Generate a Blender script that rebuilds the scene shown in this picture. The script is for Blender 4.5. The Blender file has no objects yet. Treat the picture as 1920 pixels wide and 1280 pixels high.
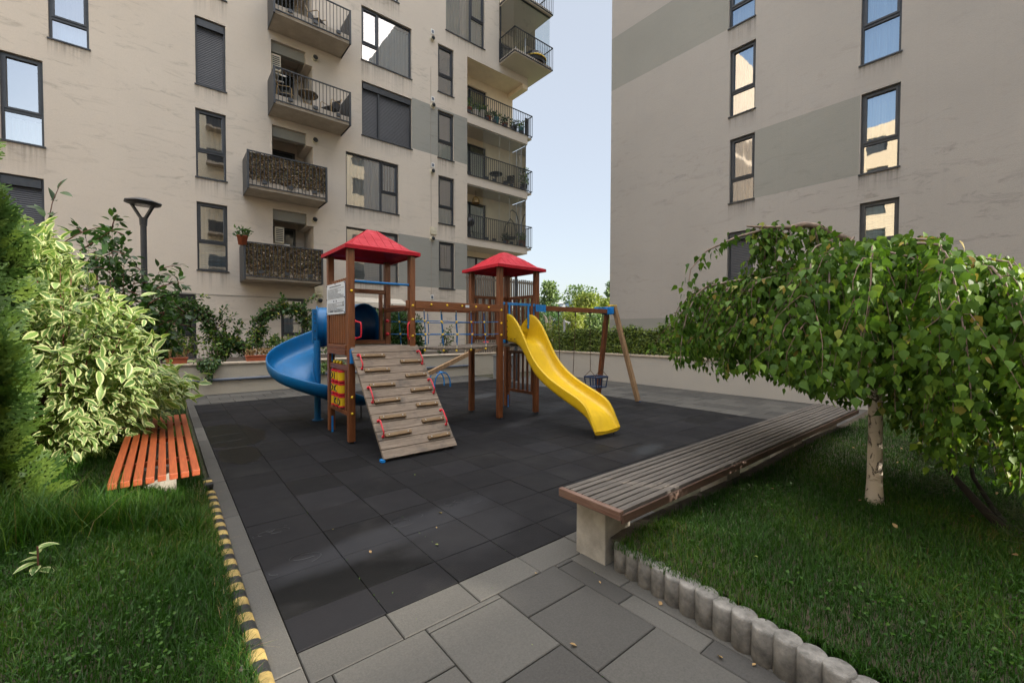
import bpy, bmesh, math, random
import numpy as np
from mathutils import Matrix, Vector
random.seed(7)
RNG = np.random.default_rng(11)
SC = bpy.context.scene
COL = SC.collection
R = math.radians

# ------------------------------------------------------------ camera
CAM_H = 1.5
F_PX = 796.5
_yaw, _pit, _rol = R(50.64), R(-1.36), R(0.16)
CF = np.array([math.cos(_yaw)*math.cos(_pit), math.sin(_yaw)*math.cos(_pit), math.sin(_pit)])
CR = np.array([math.sin(_yaw), -math.cos(_yaw), 0.0])
CU = np.cross(CR, CF)
CR, CU = math.cos(_rol)*CR + math.sin(_rol)*CU, -math.sin(_rol)*CR + math.cos(_rol)*CU
cam_data = bpy.data.cameras.new('camera')
cam = bpy.data.objects.new('camera', cam_data)
COL.objects.link(cam)
cam_data.sensor_width = 36.0
cam_data.lens = F_PX/1920*36.0
cam_data.clip_start = 0.05
cam_data.clip_end = 3000
cam.matrix_world = Matrix(((CR[0], CU[0], -CF[0], 0), (CR[1], CU[1], -CF[1], 0), (CR[2], CU[2], -CF[2], CAM_H), (0, 0, 0, 1)))
SC.camera = cam

def _ray(x, y):
    return CF + CR*(x-960)/F_PX + CU*(640-y)/F_PX
def at_y(x, y, Y):                      # photo point on the plane Y
    d = _ray(x, y); k = Y/d[1]; return d[0]*k, CAM_H + d[2]*k
def at_x(x, y, X):                      # photo point on the plane X
    d = _ray(x, y); k = X/d[0]; return d[1]*k, CAM_H + d[2]*k
def at_z(x, y, z=0.0):
    d = _ray(x, y); k = (z-CAM_H)/d[2]; return d[0]*k, d[1]*k
def at_depth(x, y, dep):
    d = _ray(x, y)*dep; return np.array([d[0], d[1], d[2]+CAM_H])

# ------------------------------------------------------------ light
SUN_DIR = Vector((0.55, -0.83, 0.30)).normalized()
elev = math.asin(SUN_DIR.z)
az = math.atan2(SUN_DIR.x, SUN_DIR.y)           # clockwise from +Y
OVERHEAD_BOOST = (9.9, 9.8, 9.8)
HAZE = (1.57, 1.62, 1.70)
w = bpy.data.worlds.new('World'); SC.world = w; w.use_nodes = True
wn = w.node_tree.nodes; wl = w.node_tree.links
sky = wn.new('ShaderNodeTexSky'); sky.sky_type = 'NISHITA'; sky.sun_disc = False
sky.sun_elevation = elev; sky.sun_rotation = az
sky.air_density = 1.0; sky.dust_density = 2.2; sky.ozone_density = 1.2
# sky overhead, out of view, brightened and whitened to add light in the court
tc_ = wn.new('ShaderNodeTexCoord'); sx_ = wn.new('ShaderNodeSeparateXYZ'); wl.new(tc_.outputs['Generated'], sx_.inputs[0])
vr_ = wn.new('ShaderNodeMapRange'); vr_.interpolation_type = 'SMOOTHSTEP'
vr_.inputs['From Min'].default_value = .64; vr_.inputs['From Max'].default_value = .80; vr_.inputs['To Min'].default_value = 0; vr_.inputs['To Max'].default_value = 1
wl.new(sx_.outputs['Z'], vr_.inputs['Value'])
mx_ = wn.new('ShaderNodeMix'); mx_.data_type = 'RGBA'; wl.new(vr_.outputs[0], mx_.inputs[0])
hz_ = wn.new('ShaderNodeMix'); hz_.data_type = 'RGBA'; wl.new(sky.outputs[0], hz_.inputs[6])
# the haze lies over the park side (north-east); the western sky stays clear and blue
dt_ = wn.new('ShaderNodeVectorMath'); dt_.operation = 'DOT_PRODUCT'; wl.new(tc_.outputs['Generated'], dt_.inputs[0]); dt_.inputs[1].default_value = (.634, .773, 0)
hr_ = wn.new('ShaderNodeMapRange'); hr_.interpolation_type = 'SMOOTHSTEP'; hr_.inputs['From Min'].default_value = -.35; hr_.inputs['From Max'].default_value = .55; hr_.inputs['To Min'].default_value = .12; hr_.inputs['To Max'].default_value = .72
wl.new(dt_.outputs['Value'], hr_.inputs['Value']); wl.new(hr_.outputs[0], hz_.inputs[0])
# hz inputs
hz_.inputs[7].default_value = (*HAZE, 1)
wl.new(hz_.outputs[2], mx_.inputs[6]); mx_.inputs[7].default_value = (OVERHEAD_BOOST[0], OVERHEAD_BOOST[1], OVERHEAD_BOOST[2], 1)
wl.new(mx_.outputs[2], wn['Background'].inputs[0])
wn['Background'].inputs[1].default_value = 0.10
sun_d = bpy.data.lights.new('sun', 'SUN'); sun_d.energy = 2.6; sun_d.angle = R(0.5); sun_d.color = (1.0, 0.92, 0.78)
sun = bpy.data.objects.new('sun', sun_d); COL.objects.link(sun)
sun.rotation_euler = SUN_DIR.to_track_quat('Z', 'Y').to_euler()
sun.location = (10, -20, 30)
SC.view_settings.view_transform = 'Standard'; SC.view_settings.look = 'None'
SC.view_settings.exposure = 2.2
SC.view_settings.gamma = 1.0
try: SC.view_settings.use_curve_mapping = False
except Exception: pass
SC.cycles.max_bounces = 8; SC.cycles.transparent_max_bounces = 16
SC.cycles.sample_clamp_indirect = 4.0
SC.cycles.use_denoising = True

# ------------------------------------------------------------ mesh helpers
class MB:
    def __init__(s): s.v = []; s.f = []; s.m = []; s.T = None; s.smooth = []; s.sm = False
    def _add(s, vs, fs, m=0, sm=None):
        b = len(s.v)
        if s.T is not None: vs = [tuple(s.T @ Vector(v)) for v in vs]
        s.v += [tuple(v) for v in vs]
        for f in fs:
            s.f.append([b+i for i in f]); s.m.append(m); s.smooth.append(s.sm if sm is None else sm)
    def box(s, x0, y0, z0, x1, y1, z1, m=0):
        if x0 > x1: x0, x1 = x1, x0
        if y0 > y1: y0, y1 = y1, y0
        if z0 > z1: z0, z1 = z1, z0
        s._add([(x0,y0,z0),(x1,y0,z0),(x1,y1,z0),(x0,y1,z0),(x0,y0,z1),(x1,y0,z1),(x1,y1,z1),(x0,y1,z1)],
               [(0,3,2,1),(4,5,6,7),(0,1,5,4),(1,2,6,5),(2,3,7,6),(3,0,4,7)], m, False)
    def obox(s, M, sx, sy, sz, m=0):
        c = [(-1,-1,-1),(1,-1,-1),(1,1,-1),(-1,1,-1),(-1,-1,1),(1,-1,1),(1,1,1),(-1,1,1)]
        s._add([tuple(M @ Vector((a*sx/2, b*sy/2, d*sz/2))) for a, b, d in c],
               [(0,3,2,1),(4,5,6,7),(0,1,5,4),(1,2,6,5),(2,3,7,6),(3,0,4,7)], m, False)
    def beam(s, p, q, wd, ht, up=(0,0,1), m=0):
        p = Vector(p); q = Vector(q); d = q-p; L = d.length; d.normalize()
        u = Vector(up); x = d.cross(u)
        if x.length < 1e-5: u = Vector((1,0,0)); x = d.cross(u)
        x.normalize(); z = x.cross(d)
        c = (p+q)/2
        s.obox(Matrix(((d.x,x.x,z.x,c.x),(d.y,x.y,z.y,c.y),(d.z,x.z,z.z,c.z),(0,0,0,1))), L, wd, ht, m)
    def tube(s, path, r, n=8, m=0, caps=True, closed=False):
        P = [Vector(p) for p in path]; N = len(P)
        rr = r if hasattr(r, '__len__') else [r]*N
        vs = []; fs = []
        prev = None
        for i, p in enumerate(P):
            if closed: t = P[(i+1) % N]-P[i-1]
            else: t = P[min(i+1, N-1)]-P[max(i-1, 0)]
            if t.length < 1e-9: t = Vector((0,0,1))
            t.normalize()
            if prev is None:
                a = Vector((0,0,1)) if abs(t.z) < .9 else Vector((1,0,0))
                x = t.cross(a).normalized()
            else:
                x = prev - t*prev.dot(t)
                if x.length < 1e-6: x = t.orthogonal()
                x.normalize()
            prev = x; y = t.cross(x)
            for k in range(n):
                a = 2*math.pi*k/n
                vs.append(tuple(p + (x*math.cos(a)+y*math.sin(a))*rr[i]))
        for i in range(N if closed else N-1):
            j = (i+1) % N
            for k in range(n):
                k2 = (k+1) % n
                fs.append((i*n+k, i*n+k2, j*n+k2, j*n+k))
        s._add(vs, fs, m, True)
        if caps and not closed:
            s._add(vs[:n], [tuple(range(n))[::-1]], m, False)
            s._add(vs[-n:], [tuple(range(n))], m, False)
    def cyl(s, p, q, r, n=12, m=0): s.tube([p, q], r, n, m)
    def ball(s, c, r, m=0, nu=8, nv=5, sz=1.0):
        vs = []; fs = []
        for j in range(nv+1):
            th = math.pi*j/nv
            for i in range(nu):
                a = 2*math.pi*i/nu
                vs.append((c[0]+r*math.sin(th)*math.cos(a), c[1]+r*math.sin(th)*math.sin(a), c[2]+r*sz*math.cos(th)))
        for j in range(nv):
            for i in range(nu):
                i2 = (i+1) % nu
                fs.append((j*nu+i, (j+1)*nu+i, (j+1)*nu+i2, j*nu+i2))
        s._add(vs, fs, m, True)
    def lathe(s, c, prof, n=16, m=0):
        vs = []; fs = []
        for r, z in prof:
            for i in range(n):
                a = 2*math.pi*i/n
                vs.append((c[0]+r*math.cos(a), c[1]+r*math.sin(a), c[2]+z))
        for j in range(len(prof)-1):
            for i in range(n):
                i2 = (i+1) % n
                fs.append((j*n+i, j*n+i2, (j+1)*n+i2, (j+1)*n+i))
        s._add(vs, fs, m, True)
    def quad(s, a, b, c, d, m=0): s._add([a,b,c,d], [(0,1,2,3)], m, False)
    def poly(s, pts, m=0): s._add(pts, [tuple(range(len(pts)))], m, False)
    def prism(s, pts, vec, m=0):                    # polygon extruded along vec
        n = len(pts); vec = Vector(vec)
        vs = [tuple(p) for p in pts] + [tuple(Vector(p)+vec) for p in pts]
        fs = [tuple(range(n)), tuple(range(2*n-1, n-1, -1))] + [(i, i+n, (i+1) % n + n, (i+1) % n) for i in range(n)]
        s._add(vs, fs, m, False)
    def grid(s, rows, m=0, sm=True, close_u=False):   # rows of points
        n = len(rows[0]); vs = [p for r in rows for p in r]; fs = []
        for j in range(len(rows)-1):
            for i in range(n if close_u else n-1):
                i2 = (i+1) % n
                fs.append((j*n+i, j*n+i2, (j+1)*n+i2, (j+1)*n+i))
        s._add(vs, fs, m, sm)
    def build(s, name, mats, parent=None, bevel=0.0, recalc=True, segs=2):
        me = bpy.data.meshes.new(name)
        me.from_pydata(s.v, [], s.f)
        if not isinstance(mats, (list, tuple)): mats = [mats]
        for mt in mats: me.materials.append(mt)
        me.polygons.foreach_set('material_index', s.m)
        me.polygons.foreach_set('use_smooth', s.smooth)
        me.update()
        if recalc:
            bm = bmesh.new(); bm.from_mesh(me)
            bmesh.ops.recalc_face_normals(bm, faces=bm.faces); bm.to_mesh(me); bm.free()
        o = bpy.data.objects.new(name, me); COL.objects.link(o)
        if bevel > 0:
            b = o.modifiers.new('bevel', 'BEVEL'); b.width = bevel; b.segments = segs; b.limit_method = 'ANGLE'; b.angle_limit = R(40)
        if parent is not None: adopt(o, parent)
        return o

def adopt(o, parent):
    o.parent = parent
    if parent.type == 'EMPTY':
        o.matrix_parent_inverse = Matrix.Translation(-parent.location)

def tag(o, label, cat, group=None, kind=None):
    if label: o['label'] = label
    if cat: o['category'] = cat
    if group: o['group'] = group
    if kind: o['kind'] = kind
    return o
def thing(name, label, cat, loc=(0,0,0), group=None):
    o = bpy.data.objects.new(name, None); COL.objects.link(o)
    o.empty_display_size = .2; o.location = loc
    return tag(o, label, cat, group)
def dup(root, dloc, label=None, group=None):
    r = root.copy(); COL.objects.link(r); r.location = dloc
    if label: r['label'] = label
    if group: r['group'] = group
    for ch in list(root.children):
        c = ch.copy(); COL.objects.link(c); c.parent = r
        for g in list(ch.children):
            d = g.copy(); COL.objects.link(d); d.parent = c
    return r
def struct(o): o['kind'] = 'structure'; return o

# many copies of a small template in one mesh (leaves, blades)
def scatter(name, tv, tf, pos, ydir, zdir, size, mat, parent=None, uv=None, tint=None):
    tv = np.asarray(tv, float); tf = np.asarray(tf, int); N = len(pos)
    y = ydir/np.maximum(np.linalg.norm(ydir, axis=1, keepdims=True), 1e-9)
    z = zdir - (zdir*y).sum(1, keepdims=True)*y
    bad = np.linalg.norm(z, axis=1) < 1e-4
    z[bad] = np.cross(y[bad], np.array([1.0, .3, .2]))
    z /= np.linalg.norm(z, axis=1, keepdims=True)
    x = np.cross(y, z)
    sz = np.broadcast_to(np.asarray(size, float).reshape(-1, 1, 1), (N, 1, 1))
    V = pos[:, None, :] + sz*(tv[None, :, 0:1]*x[:, None, :] + tv[None, :, 1:2]*y[:, None, :] + tv[None, :, 2:3]*z[:, None, :])
    nv, k = len(tv), tf.shape[1]
    Fc = (tf[None] + (np.arange(N)*nv)[:, None, None]).reshape(-1)
    me = bpy.data.meshes.new(name)
    me.vertices.add(N*nv); me.vertices.foreach_set('co', V.astype(np.float32).reshape(-1))
    nf = N*len(tf)
    me.loops.add(nf*k); me.loops.foreach_set('vertex_index', Fc.astype(np.int32))
    me.polygons.add(nf); me.polygons.foreach_set('loop_start', (np.arange(nf)*k).astype(np.int32))
    try: me.polygons.foreach_set('loop_total', np.full(nf, k, np.int32))
    except Exception: pass
    if uv is not None:
        u = me.uv_layers.new(name='UVMap')
        U = np.asarray(uv, np.float32)[tf.reshape(-1)]
        u.data.foreach_set('uv', np.tile(U, (N, 1)).reshape(-1))
    t = RNG.random(N) if tint is None else np.asarray(tint)
    a = me.attributes.new('tint', 'FLOAT', 'POINT')
    a.data.foreach_set('value', np.repeat(t, nv).astype(np.float32))
    me.polygons.foreach_set('use_smooth', np.ones(nf, bool))
    me.materials.append(mat)
    me.update(calc_edges=True); me.validate()
    o = bpy.data.objects.new(name, me); COL.objects.link(o)
    if parent is not None: adopt(o, parent)
    return o

# leaf templates: y along the leaf from the stalk, unit length
def leaf_tmpl(nx=2, ny=4, width=.55, fold=.18, droop=.15, peak=.42, power=.8, stalk=.0):
    vs = []; uv = []; fs = []
    for j in range(ny+1):
        t = j/ny
        wv = width*.5*(math.sin(math.pi*min(1, max(0, (t**(math.log(.5)/math.log(peak)))))) ** power) if 0 < t < 1 else 0.004
        for i in range(nx+1):
            u = -1+2*i/nx
            vs.append((u*wv, t + stalk, fold*abs(u)*wv*2 - droop*t*t)); uv.append((u*.5+.5, t))
    for j in range(ny):
        for i in range(nx):
            a = j*(nx+1)+i; fs.append((a, a+1, a+nx+2, a+nx+1))
    return np.array(vs), np.array(fs), np.array(uv)
# ------------------------------------------------------------ materials
def newmat(name):
    m = bpy.data.materials.new(name); m.use_nodes = True
    nt = m.node_tree; b = nt.nodes['Principled BSDF']
    return m, nt, b
def N(nt, t, **kw):
    n = nt.nodes.new(t)
    for k, v in kw.items(): setattr(n, k, v)
    return n
def coords(nt, stretch=(1,1,1)):
    tc = N(nt, 'ShaderNodeTexCoord'); mp = N(nt, 'ShaderNodeMapping')
    mp.inputs['Scale'].default_value = stretch
    nt.links.new(tc.outputs['Object'], mp.inputs[0]); return mp.outputs[0]
def noise(nt, vec, scale, detail=4, rough=.6, dist=0):
    n = N(nt, 'ShaderNodeTexNoise'); n.inputs['Scale'].default_value = scale; n.inputs['Detail'].default_value = detail
    n.inputs['Roughness'].default_value = rough; n.inputs['Distortion'].default_value = dist
    nt.links.new(vec, n.inputs['Vector']); return n.outputs['Fac']
def ramp(nt, fac, stops):
    r = N(nt, 'ShaderNodeValToRGB'); e = r.color_ramp.elements
    while len(e) < len(stops): e.new(.5)
    for i, (p, c) in enumerate(stops):
        e[i].position = p; e[i].color = (c[0], c[1], c[2], 1) if hasattr(c, '__len__') else (c, c, c, 1)
    nt.links.new(fac, r.inputs[0]); return r.outputs[0]
def mixc(nt, fac, a, b, mode='MIX'):
    m = N(nt, 'ShaderNodeMix'); m.data_type = 'RGBA'; m.blend_type = mode
    for sock, v in ((m.inputs[0], fac), (m.inputs[6], a), (m.inputs[7], b)):
        if hasattr(v, 'links') or isinstance(v, bpy.types.NodeSocket): nt.links.new(v, sock)
        elif hasattr(v, '__len__'): sock.default_value = (v[0], v[1], v[2], 1)
        else: sock.default_value = v
    return m.outputs[2]
def bump(nt, b, h, strength=.3, dist=.01):
    n = N(nt, 'ShaderNodeBump'); n.inputs['Strength'].default_value = strength; n.inputs['Distance'].default_value = dist
    nt.links.new(h, n.inputs['Height']); nt.links.new(n.outputs[0], b.inputs['Normal']); return n
def attr(nt, name):
    a = N(nt, 'ShaderNodeAttribute'); a.attribute_name = name; return a.outputs['Fac']
def simple(name, c, rough=.6, metal=0.0, var=.12, scale=6, bmp=0.0, bscale=80, spec=.5, stretch=(1,1,1)):
    m, nt, b = newmat(name)
    v = coords(nt, stretch)
    f = noise(nt, v, scale, 5)
    d = tuple(x*(1-var) for x in c); l = tuple(min(1, x*(1+var)) for x in c)
    nt.links.new(ramp(nt, f, [(.3, d), (.7, l)]), b.inputs['Base Color'])
    b.inputs['Roughness'].default_value = rough; b.inputs['Metallic'].default_value = metal
    b.inputs['Specular IOR Level'].default_value = spec
    if bmp: bump(nt, b, noise(nt, v, bscale, 3), bmp, .004)
    return m
def wood(name, c1, c2, stretch, rough=.55, scale=1.0, dirt=None, dirt_pos=(.55, .75), bmp=.35):
    m, nt, b = newmat(name)
    v = coords(nt, stretch)
    f = noise(nt, v, 1.6*scale, 6, .65, 1.2)
    c = ramp(nt, f, [(.3, c1), (.52, tuple((a+d)/2 for a, d in zip(c1, c2))), (.7, c2)])
    g = noise(nt, v, 7*scale, 3)
    c = mixc(nt, .55, c, ramp(nt, g, [(.35, .55), (.6, 1.0)]), 'MULTIPLY')
    if dirt:
        v2 = coords(nt, (1,1,1)); f2 = noise(nt, v2, 4.5, 5, .6)
        c = mixc(nt, ramp(nt, f2, [(dirt_pos[0], 0), (dirt_pos[1], .75)]), c, dirt)
    nt.links.new(c, b.inputs['Base Color']); b.inputs['Roughness'].default_value = rough
    bump(nt, b, g, bmp, .003)
    return m
def worn(name, c, c2, rough, spec=.4):
    m, nt, b = newmat(name); v = coords(nt)
    f = noise(nt, v, 3.5, 6, .7, .8); g = noise(nt, coords(nt, (30, 4, 4)), 1.5, 4, .7); h = noise(nt, v, 60, 3, .6)
    col = mixc(nt, ramp(nt, f, [(.42, 0), (.75, .8)]), c, c2)
    col = mixc(nt, ramp(nt, g, [(.58, 0), (.78, .45)]), col, tuple(x*.5 for x in c2))
    col = mixc(nt, ramp(nt, h, [(.62, 0), (.75, .35)]), col, tuple(x*.6+.03 for x in c2))
    nt.links.new(col, b.inputs['Base Color']); nt.links.new(ramp(nt, f, [(.3, rough*.85), (.7, min(1, rough*1.6))]), b.inputs['Roughness'])
    b.inputs['Specular IOR Level'].default_value = spec; return m
BROWN = ((.125,.036,.011), (.25,.085,.028))
W_Z = wood('brown_stained_wood_upright', *BROWN, (14,14,.9), .42)
W_X = wood('brown_stained_wood_along', *BROWN, (.9,14,14), .42)
W_Y = wood('brown_stained_wood_across', *BROWN, (14,.9,14), .42)
RAMP_W = wood('weathered_ramp_wood', (.14,.103,.075), (.28,.222,.17), (1.6,26,26), .8, dirt=(.045,.042,.04), dirt_pos=(.53,.68))
CLEAT_W = wood('ramp_cleat_wood', (.13,.078,.032), (.25,.155,.072), (3,22,22), .6)
DECK_W = wood('weathered_deck_wood', (.09,.07,.055), (.2,.165,.13), (22,2,22), .85)
GREY_W = wood('grey_bench_wood', (.05,.043,.038), (.145,.125,.107), (1.2,38,38), .75, dirt=(.05,.042,.038), dirt_pos=(.55,.72), bmp=.6)
REDBR_W = wood('worn_red_brown_wood', (.045,.022,.014), (.10,.052,.034), (2,30,30), .6)
LIGHT_W = wood('pale_leg_wood', (.22,.13,.065), (.40,.26,.145), (10,10,1.2), .6)
ORANGE_W = wood('orange_bench_wood', (.23,.042,.012), (.35,.08,.022), (26,1.6,26), .5, bmp=.15)
FENCE_W = wood('grey_fence_wood', (.12,.095,.075), (.23,.19,.15), (16,16,1), .8)
def stucco(name, c, stain=.55):
    m, nt, b = newmat(name)
    v = coords(nt, (1,1,1))
    fine = noise(nt, v, 48, 5, .75)
    # scuffs and dirt that run across the plaster in slanting smears
    tc = N(nt, 'ShaderNodeTexCoord'); mp = N(nt, 'ShaderNodeMapping')
    mp.inputs['Rotation'].default_value = (R(13), R(13), 0); mp.inputs['Scale'].default_value = (.5,.5,1.9)
    nt.links.new(tc.outputs['Object'], mp.inputs[0])
    sc = noise(nt, mp.outputs[0], 2.3, 10, .76, .9)
    big = noise(nt, v, .30, 4, .55)
    area = noise(nt, v, .17, 2, .5)
    mp2 = coords(nt, (5,5,.10)); drip = noise(nt, mp2, 1.3, 3, .7)
    col = mixc(nt, ramp(nt, big, [(.35, 0), (.7, .6)]), c, tuple(x*.84 for x in c))
    k = N(nt, 'ShaderNodeMath', operation='MULTIPLY'); nt.links.new(ramp(nt, sc, [(.535, 0), (.68, stain*1.25)]), k.inputs[0]); nt.links.new(ramp(nt, area, [(.40, .12), (.58, 1)]), k.inputs[1])
    col = mixc(nt, k.outputs[0], col, tuple(x*.46 for x in c))
    col = mixc(nt, ramp(nt, drip, [(.58, 0), (.85, .22)]), col, tuple(x*.74 for x in c))
    col = mixc(nt, ramp(nt, fine, [(.32, .30), (.6, 0)]), col, tuple(x*.72 for x in c))
    nt.links.new(col, b.inputs['Base Color']); b.inputs['Roughness'].default_value = .92
    b.inputs['Specular IOR Level'].default_value = .2
    bump(nt, b, fine, .6, .007)
    return m
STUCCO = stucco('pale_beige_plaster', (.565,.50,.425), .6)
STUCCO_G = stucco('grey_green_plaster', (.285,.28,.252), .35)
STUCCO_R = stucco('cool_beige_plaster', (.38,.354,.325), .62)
def streakmat():
    m = bpy.data.materials.new('rain_streaks'); m.use_nodes = True; nt = m.node_tree; b = nt.nodes['Principled BSDF']; out = nt.nodes['Material Output']
    b.inputs['Base Color'].default_value = (.10,.085,.07, 1); b.inputs['Roughness'].default_value = .95; b.inputs['Specular IOR Level'].default_value = .1
    f = ramp(nt, noise(nt, coords(nt, (16,16,.35)), 1.2, 4, .65), [(.40, 0), (.72, .42)])
    q = N(nt, 'ShaderNodeMath', operation='MULTIPLY'); nt.links.new(f, q.inputs[0]); nt.links.new(attr(nt, 'fade'), q.inputs[1])
    t = N(nt, 'ShaderNodeBsdfTransparent'); mx = N(nt, 'ShaderNodeMixShader'); nt.links.new(q.outputs[0], mx.inputs[0]); nt.links.new(t.outputs[0], mx.inputs[1]); nt.links.new(b.outputs[0], mx.inputs[2]); nt.links.new(mx.outputs[0], out.inputs[0])
    return m
STREAK = streakmat()
LOGGIA = simple('warm_lit_loggia_plaster', (.74,.62,.45), .9, var=.06, scale=3, bmp=.2)  # cream lightened to stand in for the warm light inside the loggias
PLANT_W = stucco('planter_plaster', (.44,.40,.33), .25)
CAPSTONE = simple('pale_capstone', (.5,.42,.33), .8, var=.15, scale=9, bmp=.3)
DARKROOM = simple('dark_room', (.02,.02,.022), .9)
ANTHR = simple('anthracite_metal', (.032,.036,.042), .45, .2, var=.2)
SHUT = simple('shutter_slats', (.045,.047,.054), .5, .1, var=.1)
SLABC = simple('balcony_concrete', (.40,.345,.28), .9, var=.14, scale=3, bmp=.3)
CONC = simple('weathered_concrete', (.30,.275,.235), .9, var=.28, scale=7, bmp=.8, bscale=120)
CONC2 = simple('edging_concrete', (.17,.162,.15), .9, var=.5, scale=16, bmp=.9, bscale=160)
PIPE = simple('blue_grey_pipe', (.11,.13,.17), .45)
WHITE = simple('white_paint', (.72,.71,.68), .5, var=.06)
CREAM = simple('cream_plastic', (.55,.50,.38), .5)
BLACKP = simple('black_plastic', (.018,.018,.02), .45)
CHROME = simple('steel', (.5,.5,.5), .3, .9)
YELLOW = worn('yellow_plastic', (.62,.40,.008), (.48,.30,.012), .36)
YEL2 = simple('yellow_cap', (.75,.50,.02), .35)
RED = simple('red_plastic', (.55,.012,.03), .35, var=.1)
ROOFR = worn('red_roof_plastic', (.42,.006,.022), (.26,.02,.025), .5, .25)
BLUE = worn('blue_plastic', (.002,.115,.30), (.012,.10,.22), .34)
BLUEM = simple('blue_painted_metal', (.01,.19,.53), .4, var=.12)
ROPE = simple('blue_rope', (.012,.13,.36), .8, var=.25, scale=60)
CHAIN = simple('rusty_chain', (.11,.07,.045), .6, .6)
DKBLUE = simple('dark_blue_rubber', (.02,.035,.08), .6)
TERRA = simple('terracotta', (.33,.085,.035), .7)
SOIL = simple('dark_soil', (.05,.038,.026), 1.0, var=.4, scale=20, bmp=1.0, bscale=40)
BAMBOO = simple('bamboo', (.30,.19,.07), .5)
AWN = simple('awning_cloth', (.52,.47,.39), .8)
INK = simple('printed_ink', (.10,.11,.14), .7)
SIGNW = simple('sign_white', (.60,.64,.70), .45, var=.05)
BLACKINK = simple('black_ink', (.012,.012,.012), .6)
BARK = simple('brown_bark', (.10,.065,.045), .9, var=.35, scale=18, bmp=.8, bscale=50, stretch=(1,1,.4))
TWIG = simple('brown_twig', (.12,.07,.055), .8, var=.3, scale=20)
REDTWIG = simple('red_twig', (.13,.045,.035), .7, var=.3, scale=20)
# birch bark: white with dark torn marks
def birchbark():
    m, nt, b = newmat('birch_bark'); v = coords(nt, (5,5,16)); v2 = coords(nt, (9,9,5))
    f = noise(nt, v, 1.6, 5, .6, .4); g = noise(nt, v2, 1.7, 4, .6, 1.5)
    c = mixc(nt, ramp(nt, f, [(.58, 0), (.68, .85)]), (.50,.43,.36), (.09,.065,.05))
    c = mixc(nt, ramp(nt, g, [(.55, 0), (.62, .95)]), c, (.05,.036,.03))
    nt.links.new(c, b.inputs['Base Color']); b.inputs['Roughness'].default_value = .8
    bump(nt, b, f, .5, .01); return m
BIRCH = birchbark()
def glassmat(name, refl, tintc=(.75,.82,.86)):
    m = bpy.data.materials.new(name); m.use_nodes = True; nt = m.node_tree; nt.nodes.clear()
    o = N(nt, 'ShaderNodeOutputMaterial'); t = N(nt, 'ShaderNodeBsdfTransparent'); g = N(nt, 'ShaderNodeBsdfGlossy'); mx = N(nt, 'ShaderNodeMixShader')
    t.inputs[0].default_value = (*tintc, 1); g.inputs['Roughness'].default_value = .015
    fr = N(nt, 'ShaderNodeFresnel'); fr.inputs[0].default_value = 1.5
    ad = N(nt, 'ShaderNodeMath', operation='ADD'); ad.use_clamp = True; ad.inputs[1].default_value = refl
    nt.links.new(fr.outputs[0], ad.inputs[0]); nt.links.new(ad.outputs[0], mx.inputs[0])
    nt.links.new(t.outputs[0], mx.inputs[1]); nt.links.new(g.outputs[0], mx.inputs[2]); nt.links.new(mx.outputs[0], o.inputs[0])
    # old panes are never quite flat
    v = coords(nt, (1,1,1)); n = N(nt, 'ShaderNodeBump'); n.inputs['Strength'].default_value = .05; n.inputs['Distance'].default_value = .02
    nt.links.new(noise(nt, v, 1.7, 2), n.inputs['Height']); nt.links.new(n.outputs[0], g.inputs['Normal'])
    return m
GLASS = glassmat('window_glass', .42)
GLASS2 = glassmat('balcony_glass', .07, (.90,.94,.95))
def cloth(name, c, folds=16):
    m, nt, b = newmat(name); v = coords(nt, (folds, folds, .3))
    f = noise(nt, v, .8, 3)
    nt.links.new(ramp(nt, f, [(.35, tuple(x*.8 for x in c)), (.65, c)]), b.inputs['Base Color'])
    b.inputs['Roughness'].default_value = .9; return m
CURT = {'grey': cloth('grey_curtain', (.55,.60,.62)), 'green': cloth('green_curtain', (.16,.26,.15)), 'cream': cloth('cream_curtain', (.62,.54,.42)),
        'dark': cloth('dark_blind', (.10,.09,.085)), 'brown': cloth('brown_blind', (.20,.165,.13)), 'white': cloth('white_curtain', (.6,.6,.58)), 'mint': cloth('mint_curtain', (.5,.64,.53)),
        'blue': cloth('pale_blue_curtain', (.5,.64,.78))}
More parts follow.
